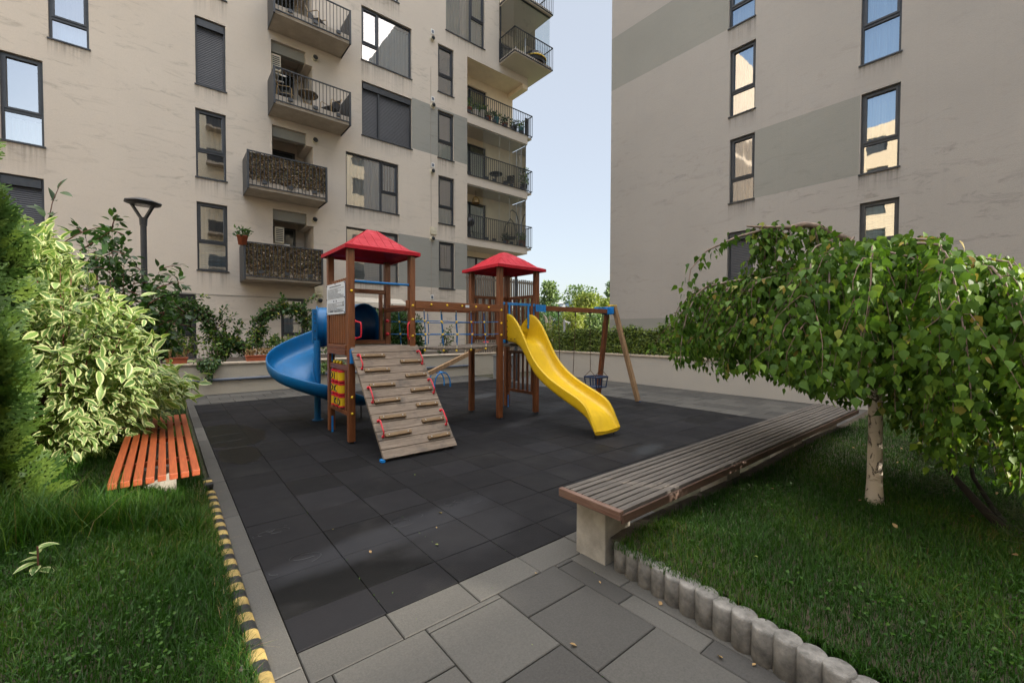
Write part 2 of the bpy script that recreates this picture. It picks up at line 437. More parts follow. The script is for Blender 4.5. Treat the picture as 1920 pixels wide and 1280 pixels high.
# leaves
def leafmat(name, stops, trans=.35, rough=.45, margin=None, spec=.4, trans_gain=(1.5,1.7,.7)):
    m = bpy.data.materials.new(name); m.use_nodes = True; nt = m.node_tree
    b = nt.nodes['Principled BSDF']; out = nt.nodes['Material Output']
    c = ramp(nt, attr(nt, 'tint'), stops)
    if margin:
        uvn = N(nt, 'ShaderNodeUVMap'); sx = N(nt, 'ShaderNodeSeparateXYZ'); nt.links.new(uvn.outputs[0], sx.inputs[0])
        a = N(nt, 'ShaderNodeMath', operation='SUBTRACT'); nt.links.new(sx.outputs[0], a.inputs[0]); a.inputs[1].default_value = .5
        ab = N(nt, 'ShaderNodeMath', operation='ABSOLUTE'); nt.links.new(a.outputs[0], ab.inputs[0])
        v = coords(nt); nz = noise(nt, v, 45, 3)
        s = N(nt, 'ShaderNodeMath', operation='MULTIPLY_ADD'); nt.links.new(nz, s.inputs[0]); s.inputs[1].default_value = .34; nt.links.new(ab.outputs[0], s.inputs[2])
        c = mixc(nt, ramp(nt, s.outputs[0], [(.435, 0), (.49, 1)]), c, margin)
    nt.links.new(c, b.inputs['Base Color']); b.inputs['Roughness'].default_value = rough; b.inputs['Specular IOR Level'].default_value = spec
    t = N(nt, 'ShaderNodeBsdfTranslucent'); nt.links.new(mixc(nt, 1.0, c, trans_gain, 'MULTIPLY'), t.inputs[0])
    mx = N(nt, 'ShaderNodeMixShader'); mx.inputs[0].default_value = trans
    nt.links.new(b.outputs[0], mx.inputs[1]); nt.links.new(t.outputs[0], mx.inputs[2]); nt.links.new(mx.outputs[0], out.inputs[0])
    return m
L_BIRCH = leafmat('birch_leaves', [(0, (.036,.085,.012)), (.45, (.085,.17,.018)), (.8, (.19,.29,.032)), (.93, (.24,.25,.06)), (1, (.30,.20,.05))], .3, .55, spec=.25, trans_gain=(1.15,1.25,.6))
L_VAR = leafmat('variegated_leaves', [(0, (.065,.13,.035)), (1, (.18,.28,.08))], .28, .5, margin=(.43,.46,.23))
L_DARK = leafmat('dark_green_leaves', [(0, (.018,.045,.014)), (.7, (.035,.085,.02)), (1, (.07,.14,.03))], .25, .4)
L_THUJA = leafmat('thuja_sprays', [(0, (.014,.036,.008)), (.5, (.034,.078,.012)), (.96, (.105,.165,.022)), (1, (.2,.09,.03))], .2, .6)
L_ROSE = leafmat('rose_leaves', [(0, (.025,.06,.018)), (.7, (.045,.10,.025)), (.93, (.09,.16,.03)), (1, (.3,.27,.04))], .25, .45)
L_IVY = leafmat('ivy_leaves', [(0, (.035,.08,.02)), (.55, (.08,.15,.03)), (1, (.22,.27,.05))], .3, .45)
L_LAUREL = leafmat('laurel_leaves', [(0, (.018,.045,.014)), (.7, (.035,.08,.022)), (1, (.09,.15,.04))], .15, .3)
L_SCREEN = leafmat('artificial_hedge_leaves', [(0, (.045,.075,.012)), (.6, (.10,.15,.02)), (1, (.19,.24,.035))], .15, .45)
L_CAMO = leafmat('camouflage_leaves', [(0, (.055,.036,.016)), (.5, (.16,.088,.036)), (.78, (.105,.10,.035)), (.92, (.26,.18,.10)), (1, (.42,.36,.28))], .15, .5)
L_GRASS = leafmat('grass_blades', [(0, (.011,.040,.004)), (.6, (.026,.080,.006)), (.93, (.072,.13,.013)), (1, (.15,.12,.045))], .25, .5, spec=.25)
L_STRAW = leafmat('dry_grass', [(0, (.2,.12,.05)), (1, (.38,.25,.11))], .2, .6)
L_FAR1 = leafmat('far_spruce_needles', [(0, (.05,.10,.035)), (1, (.13,.19,.06))], .2, .6)
L_FAR2 = leafmat('far_yellow_leaves', [(0, (.08,.12,.025)), (1, (.22,.24,.05))], .3, .6)
L_FALL = leafmat('fallen_leaves', [(0, (.12,.06,.025)), (.4, (.26,.16,.07)), (.8, (.33,.22,.10)), (1, (.10,.2,.03))], .1, .7)
L_PINE = leafmat('pine_needles', [(0, (.015,.03,.01)), (1, (.05,.075,.02))], .1, .5)
# slabs and tiles with a tint per piece
def piecemat(name, c_lo, c_hi, grain=70, rough=(.6,.9), stain=None, bmpd=.5, stain_pos=(.55,.7), scale=1.1, spec=.5):
    m, nt, b = newmat(name); v = coords(nt)
    c = ramp(nt, attr(nt, 'tint'), [(0, c_lo), (1, c_hi)])
    f = noise(nt, v, grain, 5, .75); g = noise(nt, v, scale, 5, .6, .6)
    c = mixc(nt, .8, c, ramp(nt, f, [(.3, .62), (.7, 1.12)]), 'MULTIPLY')
    if stain: c = mixc(nt, ramp(nt, g, [(stain_pos[0], 0), (stain_pos[1], .8)]), c, stain)
    nt.links.new(c, b.inputs['Base Color'])
    nt.links.new(ramp(nt, noise(nt, v, .8, 4), [(.35, rough[0]), (.65, rough[1])]), b.inputs['Roughness'])
    b.inputs['Specular IOR Level'].default_value = spec
    bump(nt, b, f, bmpd, .004); return m
RUBBER = piecemat('rubber_tiles', (.0010,.0011,.0014), (.0122,.0120,.0145), 110, (.58,.85), stain=(.019,.0185,.0185), spec=.2)
def spot(m, centre, radii, rot, colour, rough, soft=.25, wob=.35, gain=1.0):
    """one stain with its own outline lying on a surface, given in metres"""
    nt = m.node_tree; b = nt.nodes['Principled BSDF']
    tc = N(nt, 'ShaderNodeTexCoord'); mp = N(nt, 'ShaderNodeMapping'); mp.vector_type = 'TEXTURE'
    mp.inputs['Location'].default_value = (centre[0], centre[1], 0); mp.inputs['Rotation'].default_value = (0, 0, rot); mp.inputs['Scale'].default_value = (radii[0], radii[1], 1)
    nt.links.new(tc.outputs['Object'], mp.inputs[0])
    ln = N(nt, 'ShaderNodeVectorMath', operation='LENGTH'); nt.links.new(mp.outputs[0], ln.inputs[0])
    nz = noise(nt, tc.outputs['Object'], 3.2, 5, .6)
    ad = N(nt, 'ShaderNodeMath', operation='MULTIPLY_ADD'); nt.links.new(nz, ad.inputs[0]); ad.inputs[1].default_value = wob*2; nt.links.new(ln.outputs['Value'], ad.inputs[2])
    fac = ramp(nt, ad.outputs[0], [(max(0, (1+wob-soft)/2.5), gain), ((1+wob+soft)/2.5, 0)])
    sc = N(nt, 'ShaderNodeMath', operation='DIVIDE'); nt.links.new(ad.outputs[0], sc.inputs[0]); sc.inputs[1].default_value = 2.5
    for n_ in nt.nodes:
        pass
    fr = fac.node; nt.links.new(sc.outputs[0], fr.inputs[0])
    old = b.inputs['Base Color'].links[0].from_socket
    nt.links.new(mixc(nt, fac, old, colour), b.inputs['Base Color'])
    oldr = b.inputs['Roughness'].links[0].from_socket
    mr = N(nt, 'ShaderNodeMix'); nt.links.new(fac, mr.inputs[0]); nt.links.new(oldr, mr.inputs[2]); mr.inputs[3].default_value = rough
    nt.links.new(mr.outputs[0], b.inputs['Roughness'])
spot(RUBBER, (0.714, 7.282), (.42, .85), .1, (.0022,.0023,.0028), .33, .08, .35)
spot(RUBBER, (0.703, 6.090), (.22, .5), 0, (.0022,.0023,.0028), .33, .08, .35)
spot(RUBBER, (1.306, 2.957), (.95, .16), .12, (.030,.031,.036), .8, .3, .45, .6)
spot(RUBBER, (1.751, 2.706), (.45, .35), .3, (.027,.027,.030), .8, .3, .45, .5)
spot(RUBBER, (4.642, 5.303), (.5, .14), .3, (.033,.033,.036), .8, .4, .4, .8)
spot(RUBBER, (4.932, 4.332), (.9, .5), .5, (.011,.009,.008), .7, .4, .45, .5)
spot(RUBBER, (4.767, 3.066), (.30, .12), .2, (.028,.031,.035), .7, .4, .4, .8)
spot(RUBBER, (5.715, 8.037), (.55, .2), .4, (.045,.047,.05), .8, .4, .4, .8)
PAVE = piecemat('granite_paving', (.052,.050,.047), (.092,.088,.080), 95, (.6,.9), stain=(.032,.031,.03), stain_pos=(.58,.8), spec=.3)
# ------------------------------------------------------------ ground, mat, paving
mb = MB(); S_ = 600
mb.quad((-S_, -S_, -.06), (S_, -S_, -.06), (S_, S_, -.06), (-S_, S_, -.06))
struct(mb.build('ground', SOIL))

def pieces(name, rects, mat, top, gap, parent=None, jz=.002, tints=None, chamfer=.004):
    V = []; Fq = []; T = []
    for i, (x0, y0, x1, y1) in enumerate(rects):
        h = top + random.uniform(-jz, jz); g = gap/2; c = chamfer
        b = len(V)
        tx = random.uniform(-jz, jz)*.6; ty = random.uniform(-jz, jz)*.6
        for (a, d, zz) in ((0, -.05, 0), (0, -c, 0), (c, 0, 1)):
            for (x, y, sx, sy) in ((x0+g, y0+g, 1, 1), (x1-g, y0+g, -1, 1), (x1-g, y1-g, -1, -1), (x0+g, y1-g, 1, -1)):
                V.append((x+a*sx, y+a*sy, h+d+(sx*tx+sy*ty)))
        for k in range(2):
            for j in range(4):
                j2 = (j+1) % 4; Fq.append((b+4*k+j, b+4*k+j2, b+4*k+4+j2, b+4*k+4+j))
        Fq.append((b+8, b+9, b+10, b+11))
        t = random.random() if tints is None else tints(x0, y0)
        T += [t]*12
    me = bpy.data.meshes.new(name); me.from_pydata(V, [], Fq); me.materials.append(mat)
    a = me.attributes.new('tint', 'FLOAT', 'POINT'); a.data.foreach_set('value', np.array(T, np.float32)); me.update()
    o = bpy.data.objects.new(name, me); COL.objects.link(o)
    return o
MX0, MX1, MY0, MY1 = .46, 8.0, 2.14, 10.62
rects = []
xs = [.46] + [.455+.447*k for k in range(1, 17)] + [MX1]
ys = [MY0, 2.43] + [2.43+.445*k for k in range(1, 19)] + [MY1]
xs = [x for x in xs if x <= MX1]
for i in range(len(xs)-1):
    for j in range(len(ys)-1): rects.append((xs[i], ys[j], xs[i+1], min(ys[j+1], MY1)))
wet = {(.46, 2.43), (round(xs[1], 3), 2.43)}
def rub_tint(x, y):
    if (round(x, 3), round(y, 3)) in {(round(a, 3), round(b, 3)) for a, b in wet}: return 0.0
    return min(1, max(.3, random.gauss(.62, .18)))
struct(pieces('playground_mat', rects, RUBBER, .0, .0045, jz=.0012, tints=rub_tint, chamfer=.0022))
# paving: strip along the mat, big slabs in front, side and back paving
P = []
ex = [.46, .89, 1.34, 1.80, 2.25, 2.7, 3.15]
for i in range(len(ex)-1): P.append((ex[i], 1.905, ex[i+1], 2.135))
def column(x0, x1, y0, y1, ph, st=.462):
    k = math.floor((y0-ph)/st); y = ph+k*st
    while y < y1-.01:
        a, b = max(y, y0), min(y+st, y1)
        if b-a > .03: P.append((x0, a, x1, b))
        y += st
column(.46, .55, -3, 1.905, 1.8); column(.55, 1.0, -3, 1.905, 1.61); column(1.0, 1.46, -3, 1.865, 1.40)
P.append((1.0, 1.865, 1.46, 1.905))
column(1.46, 1.92, -3, 1.905, 1.64); column(1.92, 2.06, -3, 1.905, 1.41); column(2.06, 2.32, 1.5, 1.905, 1.5, .5)
P.append((2.06, .5, 2.2, 1.5)); P.append((2.06, -.5, 2.2, .5)); P.append((2.06, -3, 2.2, -.5))
y = MY1; 
for j in range(4):
    off = .2 if j % 2 else 0
    for i in range(28): P.append((.3-.43*2+i*.43+off, y, .3-.43*2+(i+1)*.43+off, y+.43))
    y += .43
for i in range(6):
    x0 = 8.0+.45*i; x1 = min(x0+.45, 10.6)
    for j in range(22): P.append((x0, 1.0+.45*j-(.2 if i % 2 else 0), x1, 1.45+.45*j-(.2 if i % 2 else 0)))
for i in range(12): P.append((7.4+.3*0+.45*i, .55-.0, 7.85+.45*i, 1.0)) if i < 7 else None
P = [(a, b, c, min(d, 10.62) if a >= 8.0 else d) for a, b, c, d in P]
P = [p for p in P if p[3]-p[1] > .02]
struct(pieces('paving', P, PAVE, .002, .006, jz=.0018))
mb = MB(); mb.quad((-1, -3, -.02), (11, -3, -.02), (11, 12.4, -.02), (-1, 12.4, -.02)); struct(mb.build('paving_bed', simple('mossy_joint_sand', (.045,.042,.022), 1.0, var=.5, scale=6)))
# kerb along the left side of the mat: concrete slabs
K = [(.335, y0, .455, y0+1.0) for y0 in np.arange(-1.0, 10.7, 1.0)]
struct(pieces('kerb', K, PAVE, .022, .006, jz=.001))
# lawns
def lawn_surface(name, x0, y0, x1, y1, zf, n=60):
    rows = []
    for j in range(n+1):
        y = y0+(y1-y0)*j/n; rows.append([(x0+(x1-x0)*i/n, y, zf(x0+(x1-x0)*i/n, y)) for i in range(n+1)])
    m = MB(); m.grid(rows); return struct(m.build(name, SOIL))
def zl(x, y):                                   # left lawn rises gently away from the kerb
    t = min(1, max(0, (.27-x)/.6)); t = t*t*(3-2*t)
    return .035 + .20*t + .015*math.sin(2.1*x+1.3*y) * t
def zr(x, y):                                   # right lawn lies level with the top of the edging
    e = min(1, max(0, (x-2.02)/.3))
    return .12 + .05*e + .012*math.sin(1.7*x+2.3*y)
lawn_surface('lawn_ground', -9, -4, .27, 10.6, zl, 110)
lawn_surface('lawn_ground', 2.22, -6, 9.6, 1.72, zr)
def blades(name, pos, h, wd, lean, mat, tint, label=None):
    n = len(pos)
    ph = RNG.random(n)*2*np.pi; ld = np.stack([np.cos(ph), np.sin(ph), np.zeros(n)], 1)
    pw = ph + np.pi/2 + RNG.normal(0, .5, n); wdv = np.stack([np.cos(pw), np.sin(pw), np.zeros(n)], 1)
    ts = np.array([0, .35, .7, 1.0]); ws = np.array([1, .85, .55, .06])
    V = np.zeros((n, 8, 3))
    for k, t in enumerate(ts):
        c = pos + ld*(lean*h*t*t)[:, None]; c[:, 2] += h*t*(1-.35*lean*t)
        V[:, 2*k] = c - wdv*(wd*ws[k]*.5)[:, None]; V[:, 2*k+1] = c + wdv*(wd*ws[k]*.5)[:, None]
    tf = np.array([(0,1,3,2),(2,3,5,4),(4,5,7,6)])
    me = bpy.data.meshes.new(name)
    me.vertices.add(n*8); me.vertices.foreach_set('co', V.astype(np.float32).reshape(-1))
    F = (tf[None]+(np.arange(n)*8)[:, None, None]).reshape(-1); nf = n*3
    me.loops.add(nf*4); me.loops.foreach_set('vertex_index', F.astype(np.int32))
    me.polygons.add(nf); me.polygons.foreach_set('loop_start', (np.arange(nf)*4).astype(np.int32))
    try: me.polygons.foreach_set('loop_total', np.full(nf, 4, np.int32))
    except Exception: pass
    me.polygons.foreach_set('use_smooth', np.ones(nf, bool))
    a = me.attributes.new('tint', 'FLOAT', 'POINT'); a.data.foreach_set('value', np.repeat(tint, 8).astype(np.float32))
    me.materials.append(mat); me.update(calc_edges=True)
    o = bpy.data.objects.new(name, me); COL.objects.link(o); o['kind'] = 'stuff'; tag(o, label, 'grass'); return o
def in_view(p, margin=80):
    d = p - np.array([0, 0, CAM_H]); wz = d@CF
    x = 960+F_PX*(d@CR)/np.maximum(wz, .01); y = 640-F_PX*(d@CU)/np.maximum(wz, .01)
    return (wz > .3) & (x > -margin) & (x < 1920+margin) & (y < 1280+margin+120), wz
def lawn_pts(x0, y0, x1, y1, dens0, zf, excl=None, dref=2.0):
    A = (x1-x0)*(y1-y0); n = int(A*dens0)
    p = np.stack([RNG.uniform(x0, x1, n), RNG.uniform(y0, y1, n), np.zeros(n)], 1)
    ok, dz = in_view(p); keep = ok & (RNG.random(n) < np.minimum(1, (dref/np.maximum(dz, .1))**1.5))
    p = p[keep]
    if excl is not None: p = p[~excl(p)]
    p[:, 2] = [zf(a, b) for a, b in p[:, :2]]
    return p
def gtint(p):
    f = .5+.25*np.sin(1.9*p[:, 0]+.7)*np.cos(1.6*p[:, 1])+.18*np.sin(5*p[:, 0]-3.1*p[:, 1])
    return np.clip(f*.75 + RNG.normal(.1, .18, len(p)), 0, 1)
p = lawn_pts(-5, .2, .29, 10.5, 15000, zl, dref=2.6)
tall = 1+.5*np.exp(-((p[:, 0]-.15)/.22)**2)
h = np.clip(RNG.normal(.045, .016, len(p)), .0185, .2)*tall
g1 = blades('lawn_grass', p, h, RNG.uniform(.0026, .0052, len(p)), np.abs(RNG.normal(.48, .3, len(p))), L_GRASS, gtint(p), 'long green grass on the left lawn beside the kerb')
p = lawn_pts(2.14, -3.5, 9.4, 1.62, 14000, zr, dref=2.6)
h = np.clip(RNG.normal(.045, .016, len(p)), .018, .13)
g2 = blades('lawn_grass', p, h, RNG.uniform(.0026, .005, len(p)), np.abs(RNG.normal(.5, .3, len(p))), L_GRASS, gtint(p), 'shaded green lawn under the weeping birch')
# unmown tufts at the near end of the orange bench and along the edge of the lawn
n = 2600
xg = RNG.uniform(-.85, .20, n); p = np.stack([xg, 3.80+RNG.normal(0, .11, n), np.zeros(n)], 1); p[:, 2] = [zl(a, b) for a, b in p[:, :2]]
blades('lawn_grass', p, np.clip(RNG.normal(.22, .07, n), .06, .36)*np.clip(1.05-.65*(xg+.3), .55, 1.5), RNG.uniform(.003, .006, n), np.abs(RNG.normal(.5, .3, n)), L_GRASS, np.clip(RNG.normal(.6, .2, n), 0, 1), 'tall unmown grass at the near end of the orange bench')
# dry straw where the left lawn meets the edging
n = 420
p = np.stack([.235+np.abs(RNG.normal(0, .04, n))*-1+.02, RNG.uniform(1.6, 5.0, n), np.full(n, .02)], 1)
g3 = blades('dry_grass', p, RNG.uniform(.05, .13, n), RNG.uniform(.0015, .003, n), np.abs(RNG.normal(1.1, .4, n)), L_STRAW, RNG.random(n), 'dry straw-coloured grass along the striped edge strip')

# clover and small weeds among the blades
cp = np.concatenate([lawn_pts(-2.5, .6, .15, 6, 260, zl), lawn_pts(2.4, -2.5, 7, 1.5, 220, zr)])
cl_c = RNG.random(len(cp)) < .5+.5*np.sin(2.3*cp[:, 0]+1)*np.cos(2.9*cp[:, 1]); cp = cp[cl_c]; cp = np.repeat(cp, 4, 0)+RNG.normal(0, .018, (len(cp)*4, 3)); cp[:, 2] += .045
w_ = scatter('lawn_weeds', *leaf_tmpl(2, 2, .95)[:2], cp, RNG.normal(0, 1, (len(cp), 3))*np.array([1, 1, .25]), np.tile([0, 0, 1.0], (len(cp), 1))+RNG.normal(0, .35, (len(cp), 3)), RNG.uniform(.010, .022, len(cp)), L_GRASS, None, leaf_tmpl(2, 2)[2], tint=RNG.uniform(.25, .75, len(cp)))
w_['kind'] = 'stuff'; tag(w_, 'small round clover leaves growing in patches of both lawns', 'clover')
# ------------------------------------------------------------ buildings
YL = 16.8; XR = 14.7
T_L = Matrix(((1,0,0,0),(0,0,-1,YL),(0,1,0,0),(0,0,0,1)))            # (u, v, d) -> (u, YL-d, v)
T_R = Matrix(((0,0,-1,XR),(-1,0,0,0),(0,1,0,0),(0,0,0,1)))           # (u, v, d) -> (XR-d, -u, v)
def FL(x, y): return at_y(x, y, YL)
def FR(x, y): Y, z = at_x(x, y, XR); return -Y, z
def bb(mb, u0, v0, d0, u1, v1, d1, m=0): mb.box(u0, v0, d0, u1, v1, d1, m)

def facade(mb, u0, u1, v0, v1, holes, bands=(), dfront=0.0, skip=()):
    """holes: (u0,v0,u1,v1,depth,dark) ; bands: (u0,v0,u1,v1)"""
    us = sorted({u0, u1} | {k[i] for k in skip for i in (0, 2)} | {h[i] for h in holes for i in (0, 2)} | {b[i] for b in bands for i in (0, 2)})
    vs = sorted({v0, v1} | {k[i] for k in skip for i in (1, 3)} | {h[i] for h in holes for i in (1, 3)} | {b[i] for b in bands for i in (1, 3)})
    us = [u for u in us if u0-1e-6 <= u <= u1+1e-6]; vs = [v for v in vs if v0-1e-6 <= v <= v1+1e-6]
    for i in range(len(us)-1):
        for j in range(len(vs)-1):
            cu, cv = (us[i]+us[i+1])/2, (vs[j]+vs[j+1])/2
            if any(h[0] < cu < h[2] and h[1] < cv < h[3] for h in list(holes)+list(skip)): continue
            m = 1 if any(b[0] < cu < b[2] and b[1] < cv < b[3] for b in bands) else 0
            mb.quad((us[i], vs[j], dfront), (us[i+1], vs[j], dfront), (us[i+1], vs[j+1], dfront), (us[i], vs[j+1], dfront), m)
    for h in holes:
        a, b, c, d, dep, dark = h
        r = .17 if dark else dep
        def ring(d0, d1, m):
            mb.quad((a,b,d0),(c,b,d0),(c,b,d1),(a,b,d1),m); mb.quad((a,d,d0),(a,d,d1),(c,d,d1),(c,d,d0),m)
            mb.quad((a,b,d0),(a,b,d1),(a,d,d1),(a,d,d0),m); mb.quad((c,b,d0),(c,d,d0),(c,d,d1),(c,b,d1),m)
        ring(dfront, dfront-r, 0)
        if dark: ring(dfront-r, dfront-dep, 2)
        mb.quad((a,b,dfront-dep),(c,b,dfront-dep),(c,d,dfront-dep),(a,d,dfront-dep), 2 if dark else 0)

def curtain(T, u0, v0, u1, v1, d, mat, parent, amp=.025, per=.13, name='curtain'):
    m = MB(); m.T = T; n = max(4, int((u1-u0)/per*6)); ph = random.random()*6
    rows = []
    for v in (v0, (v0+v1)/2, v1):
        rows.append([(u0+(u1-u0)*i/n, v, d+amp*math.sin(2*math.pi*(u1-u0)*i/n/per+ph)+amp*.5*math.sin(1.3+3.7*(u1-u0)*i/n/per)) for i in range(n+1)])
    m.grid(rows); return m.build(name, mat, parent, recalc=False)
def blind(T, u0, v0, u1, v1, d, mat, parent, pitch=.05, name='blind', full=None):
    m = MB(); m.T = T
    k = int((v1-v0)/pitch)
    for i in range(k):
        a = v1-pitch*(i+1); m.poly([(u0,a,d+.012),(u1,a,d+.012),(u1,a+pitch*.82,d),(u0,a+pitch*.82,d)]); 
        m.poly([(u0,a+pitch*.82,d),(u1,a+pitch*.82,d),(u1,a+pitch,d+.012),(u0,a+pitch,d+.012)])
    return m.build(name, mat, parent, recalc=False)

def window(T, rect, parent, kind='v', split=.38, cur=None, dfront=0.0, sash='L', sashw=.33, fr=.055, cur_part=(0, 1), low=None, sill=True):
    """one window: frame mesh with pane, sill and curtain as its sub-parts"""
    u0, v0, u1, v1 = rect; df = dfront
    f = MB(); f.T = T; d0, d1 = df-.165, df-.085
    bb(f, u0, v0, d0, u0+fr, v1, d1); bb(f, u1-fr, v0, d0, u1, v1, d1)
    bb(f, u0+fr, v0, d0, u1-fr, v0+fr, d1-.002); bb(f, u0+fr, v1-fr, d0, u1-fr, v1, d1-.002)
    panes = []
    if kind == 'v':
        vs = v0+(v1-v0)*split
        bb(f, u0+fr, vs-.035, d0, u1-fr, vs+.035, d1-.004)
        # opening sash above: its own inner frame stands proud
        for (a, b, c, d) in ((u0+fr, vs+.035, u0+fr+.05, v1-fr), (u1-fr-.05, vs+.035, u1-fr, v1-fr), (u0+fr+.05, vs+.035, u1-fr-.05, vs+.085), (u0+fr+.05, v1-fr-.05, u1-fr-.05, v1-fr)):
            bb(f, a, b, d0+.01, c, d, d1+.018)
        panes = [(u0+fr, v0+fr, u1-fr, vs-.035), (u0+fr+.05, vs+.085, u1-fr-.05, v1-fr-.05)]
    elif kind == 'big':
        us = u0+(u1-u0)*sashw if sash == 'L' else u1-(u1-u0)*sashw
        bb(f, us-.035, v0+fr, d0, us+.035, v1-fr, d1-.004)
        a, c = (u0+fr, us-.035) if sash == 'L' else (us+.035, u1-fr)
        vs = v0+(v1-v0)*split
        bb(f, a, vs-.035, d0, c, vs+.035, d1-.006)
        for (p, q, r_, s_) in ((a, vs+.035, a+.045, v1-fr), (c-.045, vs+.035, c, v1-fr), (a+.045, vs+.035, c-.045, vs+.08), (a+.045, v1-fr-.045, c-.045, v1-fr)):
            bb(f, p, q, d0+.01, r_, s_, d1+.018)
        o = (us+.035, u1-fr) if sash == 'L' else (u0+fr, us-.035)
        panes = [(o[0], v0+fr, o[1], v1-fr), (a, v0+fr, c, vs-.035), (a+.045, vs+.08, c-.045, v1-fr-.045)]
    elif kind == 'door':
        um = (u0+u1)/2
        bb(f, um-.04, v0+fr, d0, um+.04, v1-fr, d1-.004)
        panes = [(u0+fr, v0+fr, um-.04, v1-fr), (um+.04, v0+fr, u1-fr, v1-fr)]
    elif kind == 'shutter':
        bb(f, u0+fr, v1-.26, d0, u1-fr, v1-fr, d1+.05)
        if sashw: us = u0+(u1-u0)*sashw; bb(f, us-.035, v0+fr, d0, us+.035, v1-.26, d1+.02)
    w_ = f.build('window', ANTHR, parent)
    if kind == 'shutter':
        blind(T, u0+fr, v0+fr, u1-fr, v1-.26, df-.13, SHUT, w_, .055, 'roller_shutter')
    else:
        g = MB(); g.T = T
        for p in panes: g.quad((p[0], p[1], df-.13), (p[2], p[1], df-.13), (p[2], p[3], df-.13), (p[0], p[3], df-.13))
        g.build('pane', GLASS, w_, recalc=False)
        def cov(c, lo, hi, ua=0, ub=1):
            a = v0+fr+(v1-v0-2*fr)*lo; b = v0+fr+(v1-v0-2*fr)*hi; x0 = u0+.02+(u1-u0-.04)*ua; x1 = u0+.02+(u1-u0-.04)*ub
            if c.startswith('blind:'): blind(T, x0, a, x1, b, df-.24, CURT[c[6:]], w_, .07)
            else: curtain(T, x0, a, x1, b, df-.30, CURT[c], w_)
        for c in (cur or []): cov(*c)
    if sill and dfront == 0.0:                       # dirty run-off below the sill
        k = MB(); k.T = T; hgt = random.uniform(.45, 1.0); nx_ = 6
        k.grid([[(u0-.03+(u1-u0+.06)*i/nx_, v0-.026-hgt*j/3, df+.0025) for i in range(nx_+1)] for j in range(4)])
        so_ = k.build('rain_streak', STREAK, w_, recalc=False)
        a_ = so_.data.attributes.new('fade', 'FLOAT', 'POINT'); a_.data.foreach_set('value', np.repeat([1.0, .62, .25, 0.0], nx_+1).astype(np.float32))
    if sill:
        s = MB(); s.T = T; bb(s, u0-.03, v0-.025, df-.10, u1+.03, v0+.012, df+.035); s.build('sill', ANTHR, w_)
    return w_

def railing(T, pts, v0, v1, mb=None, pitch=.105, r=.009, m=0):
    """bars between a top and a bottom rail along a path of (u, d)"""
    f = mb or MB(); f.T = T
    for (a, b) in zip(pts[:-1], pts[1:]):
        f.beam((a[0], v1, a[1]), (b[0], v1, b[1]), .04, .035, (0,1,0), m); f.beam((a[0], v0, a[1]), (b[0], v0, b[1]), .04, .03, (0,1,0), m)
        L = math.hypot(b[0]-a[0], b[1]-a[1]); n = max(1, int(L/pitch))
        for i in range(n+1):
            t = i/n; u = a[0]+(b[0]-a[0])*t; d = a[1]+(b[1]-a[1])*t
            f.box(u-r, v0, d-r, u+r, v1, d+r, m)
    return f

# ---------- left building
LB = thing('apartment_building', 'beige apartment block with dark railed balconies left of the gap of sky', 'building', (2, 20, 0))
uL = FL(876, 440)[0]; uC = FL(988.5, 467)[0]
HB = 26.0
def rect(T, tl, br, F):
    a = F(*tl); b = F(*br); return (a[0], b[1], b[0], a[1])
WL = []          # (rect, kwargs)
def wl(tl, br, **kw):
    r = rect(T_L, tl, br, FL); WL.append((r, kw)); return r
rW1 = wl((88, -60), (167.5, 94), split=.33, cur=[('brown', .35, 1), ('blue', 0, .36)])
rW2 = wl((-3, 92), (83.5, 276.5), split=.36, cur=[('grey', 0, .3)])
r = wl((-5, 322), (85.5, 478), kind='shutter', sashw=0)
r = wl((365, 27.5), (424, 174), kind='shutter', sashw=0)
r = wl((366, 201), (425, 341.5), split=.40, cur=[('brown', .45, 1)])
r = wl((368.5, 377), (428, 510), split=.42, cur=[('brown', .45, 1), ('blind:grey', 0, .45)])
r = wl((362, -170), (424, 3.5), kind='v')
r = wl((305.6, 546.7), (369, 672), split=.38, cur=[('brown', .4, 1)])
r = wl((526.6, 557.6), (573.7, 672), split=.40, cur=[('dark', 0, .4), ('grey', .4, 1)])
r = wl((677.5, 8.75), (771.75, 149.5), kind='big', sash='L', sashw=.325, split=.34, cur=[('grey', 0, .97, .2, 1), ('dark', .35, 1, 0, .2)])
r = wl((678.25, 150.5), (772.5, 280.5), kind='shutter', sashw=.33)
r = wl((648.25, 283), (747.5, 403), kind='big', sash='R', sashw=.34, split=.40, cur=[('grey', 0, 1), ('dark', .4, 1, .66, 1)])
r = wl((649, 424), (747.5, 535), kind='big', sash='R', sashw=.34, split=.40, cur=[('blind:grey', 0, 1), ('dark', .4, 1, .66, 1)])
r = wl((648.25, -175), (747.5, 6.5), kind='big', sash='R', sashw=.34, split=.40, cur=[('grey', 0, 1)])
r = wl((836, -70), (908.75, 93.75), kind='big', sash='R', sashw=.36, split=.42, cur=[('green', 0, 1, 0, .42), ('cream', 0, 1, .42, .7), ('green', .42, 1, .7, 1), ('white', 0, .42, .7, 1)])
r = wl((821.25, 80.75), (850.75, 183.25), split=.39, cur=None)
r = wl((821, 205), (851, 303.75), split=.37, cur=[('blind:brown', .37, 1), ('mint', 0, .37)])
r = wl((822, 328), (852, 423.75), split=.36, cur=[('blind:brown', .36, 1), ('mint', 0, .36)])
r = wl((823, 452), (852.5, 543), split=.40, cur=[('brown', .4, 1), ('mint', 0, .4)])
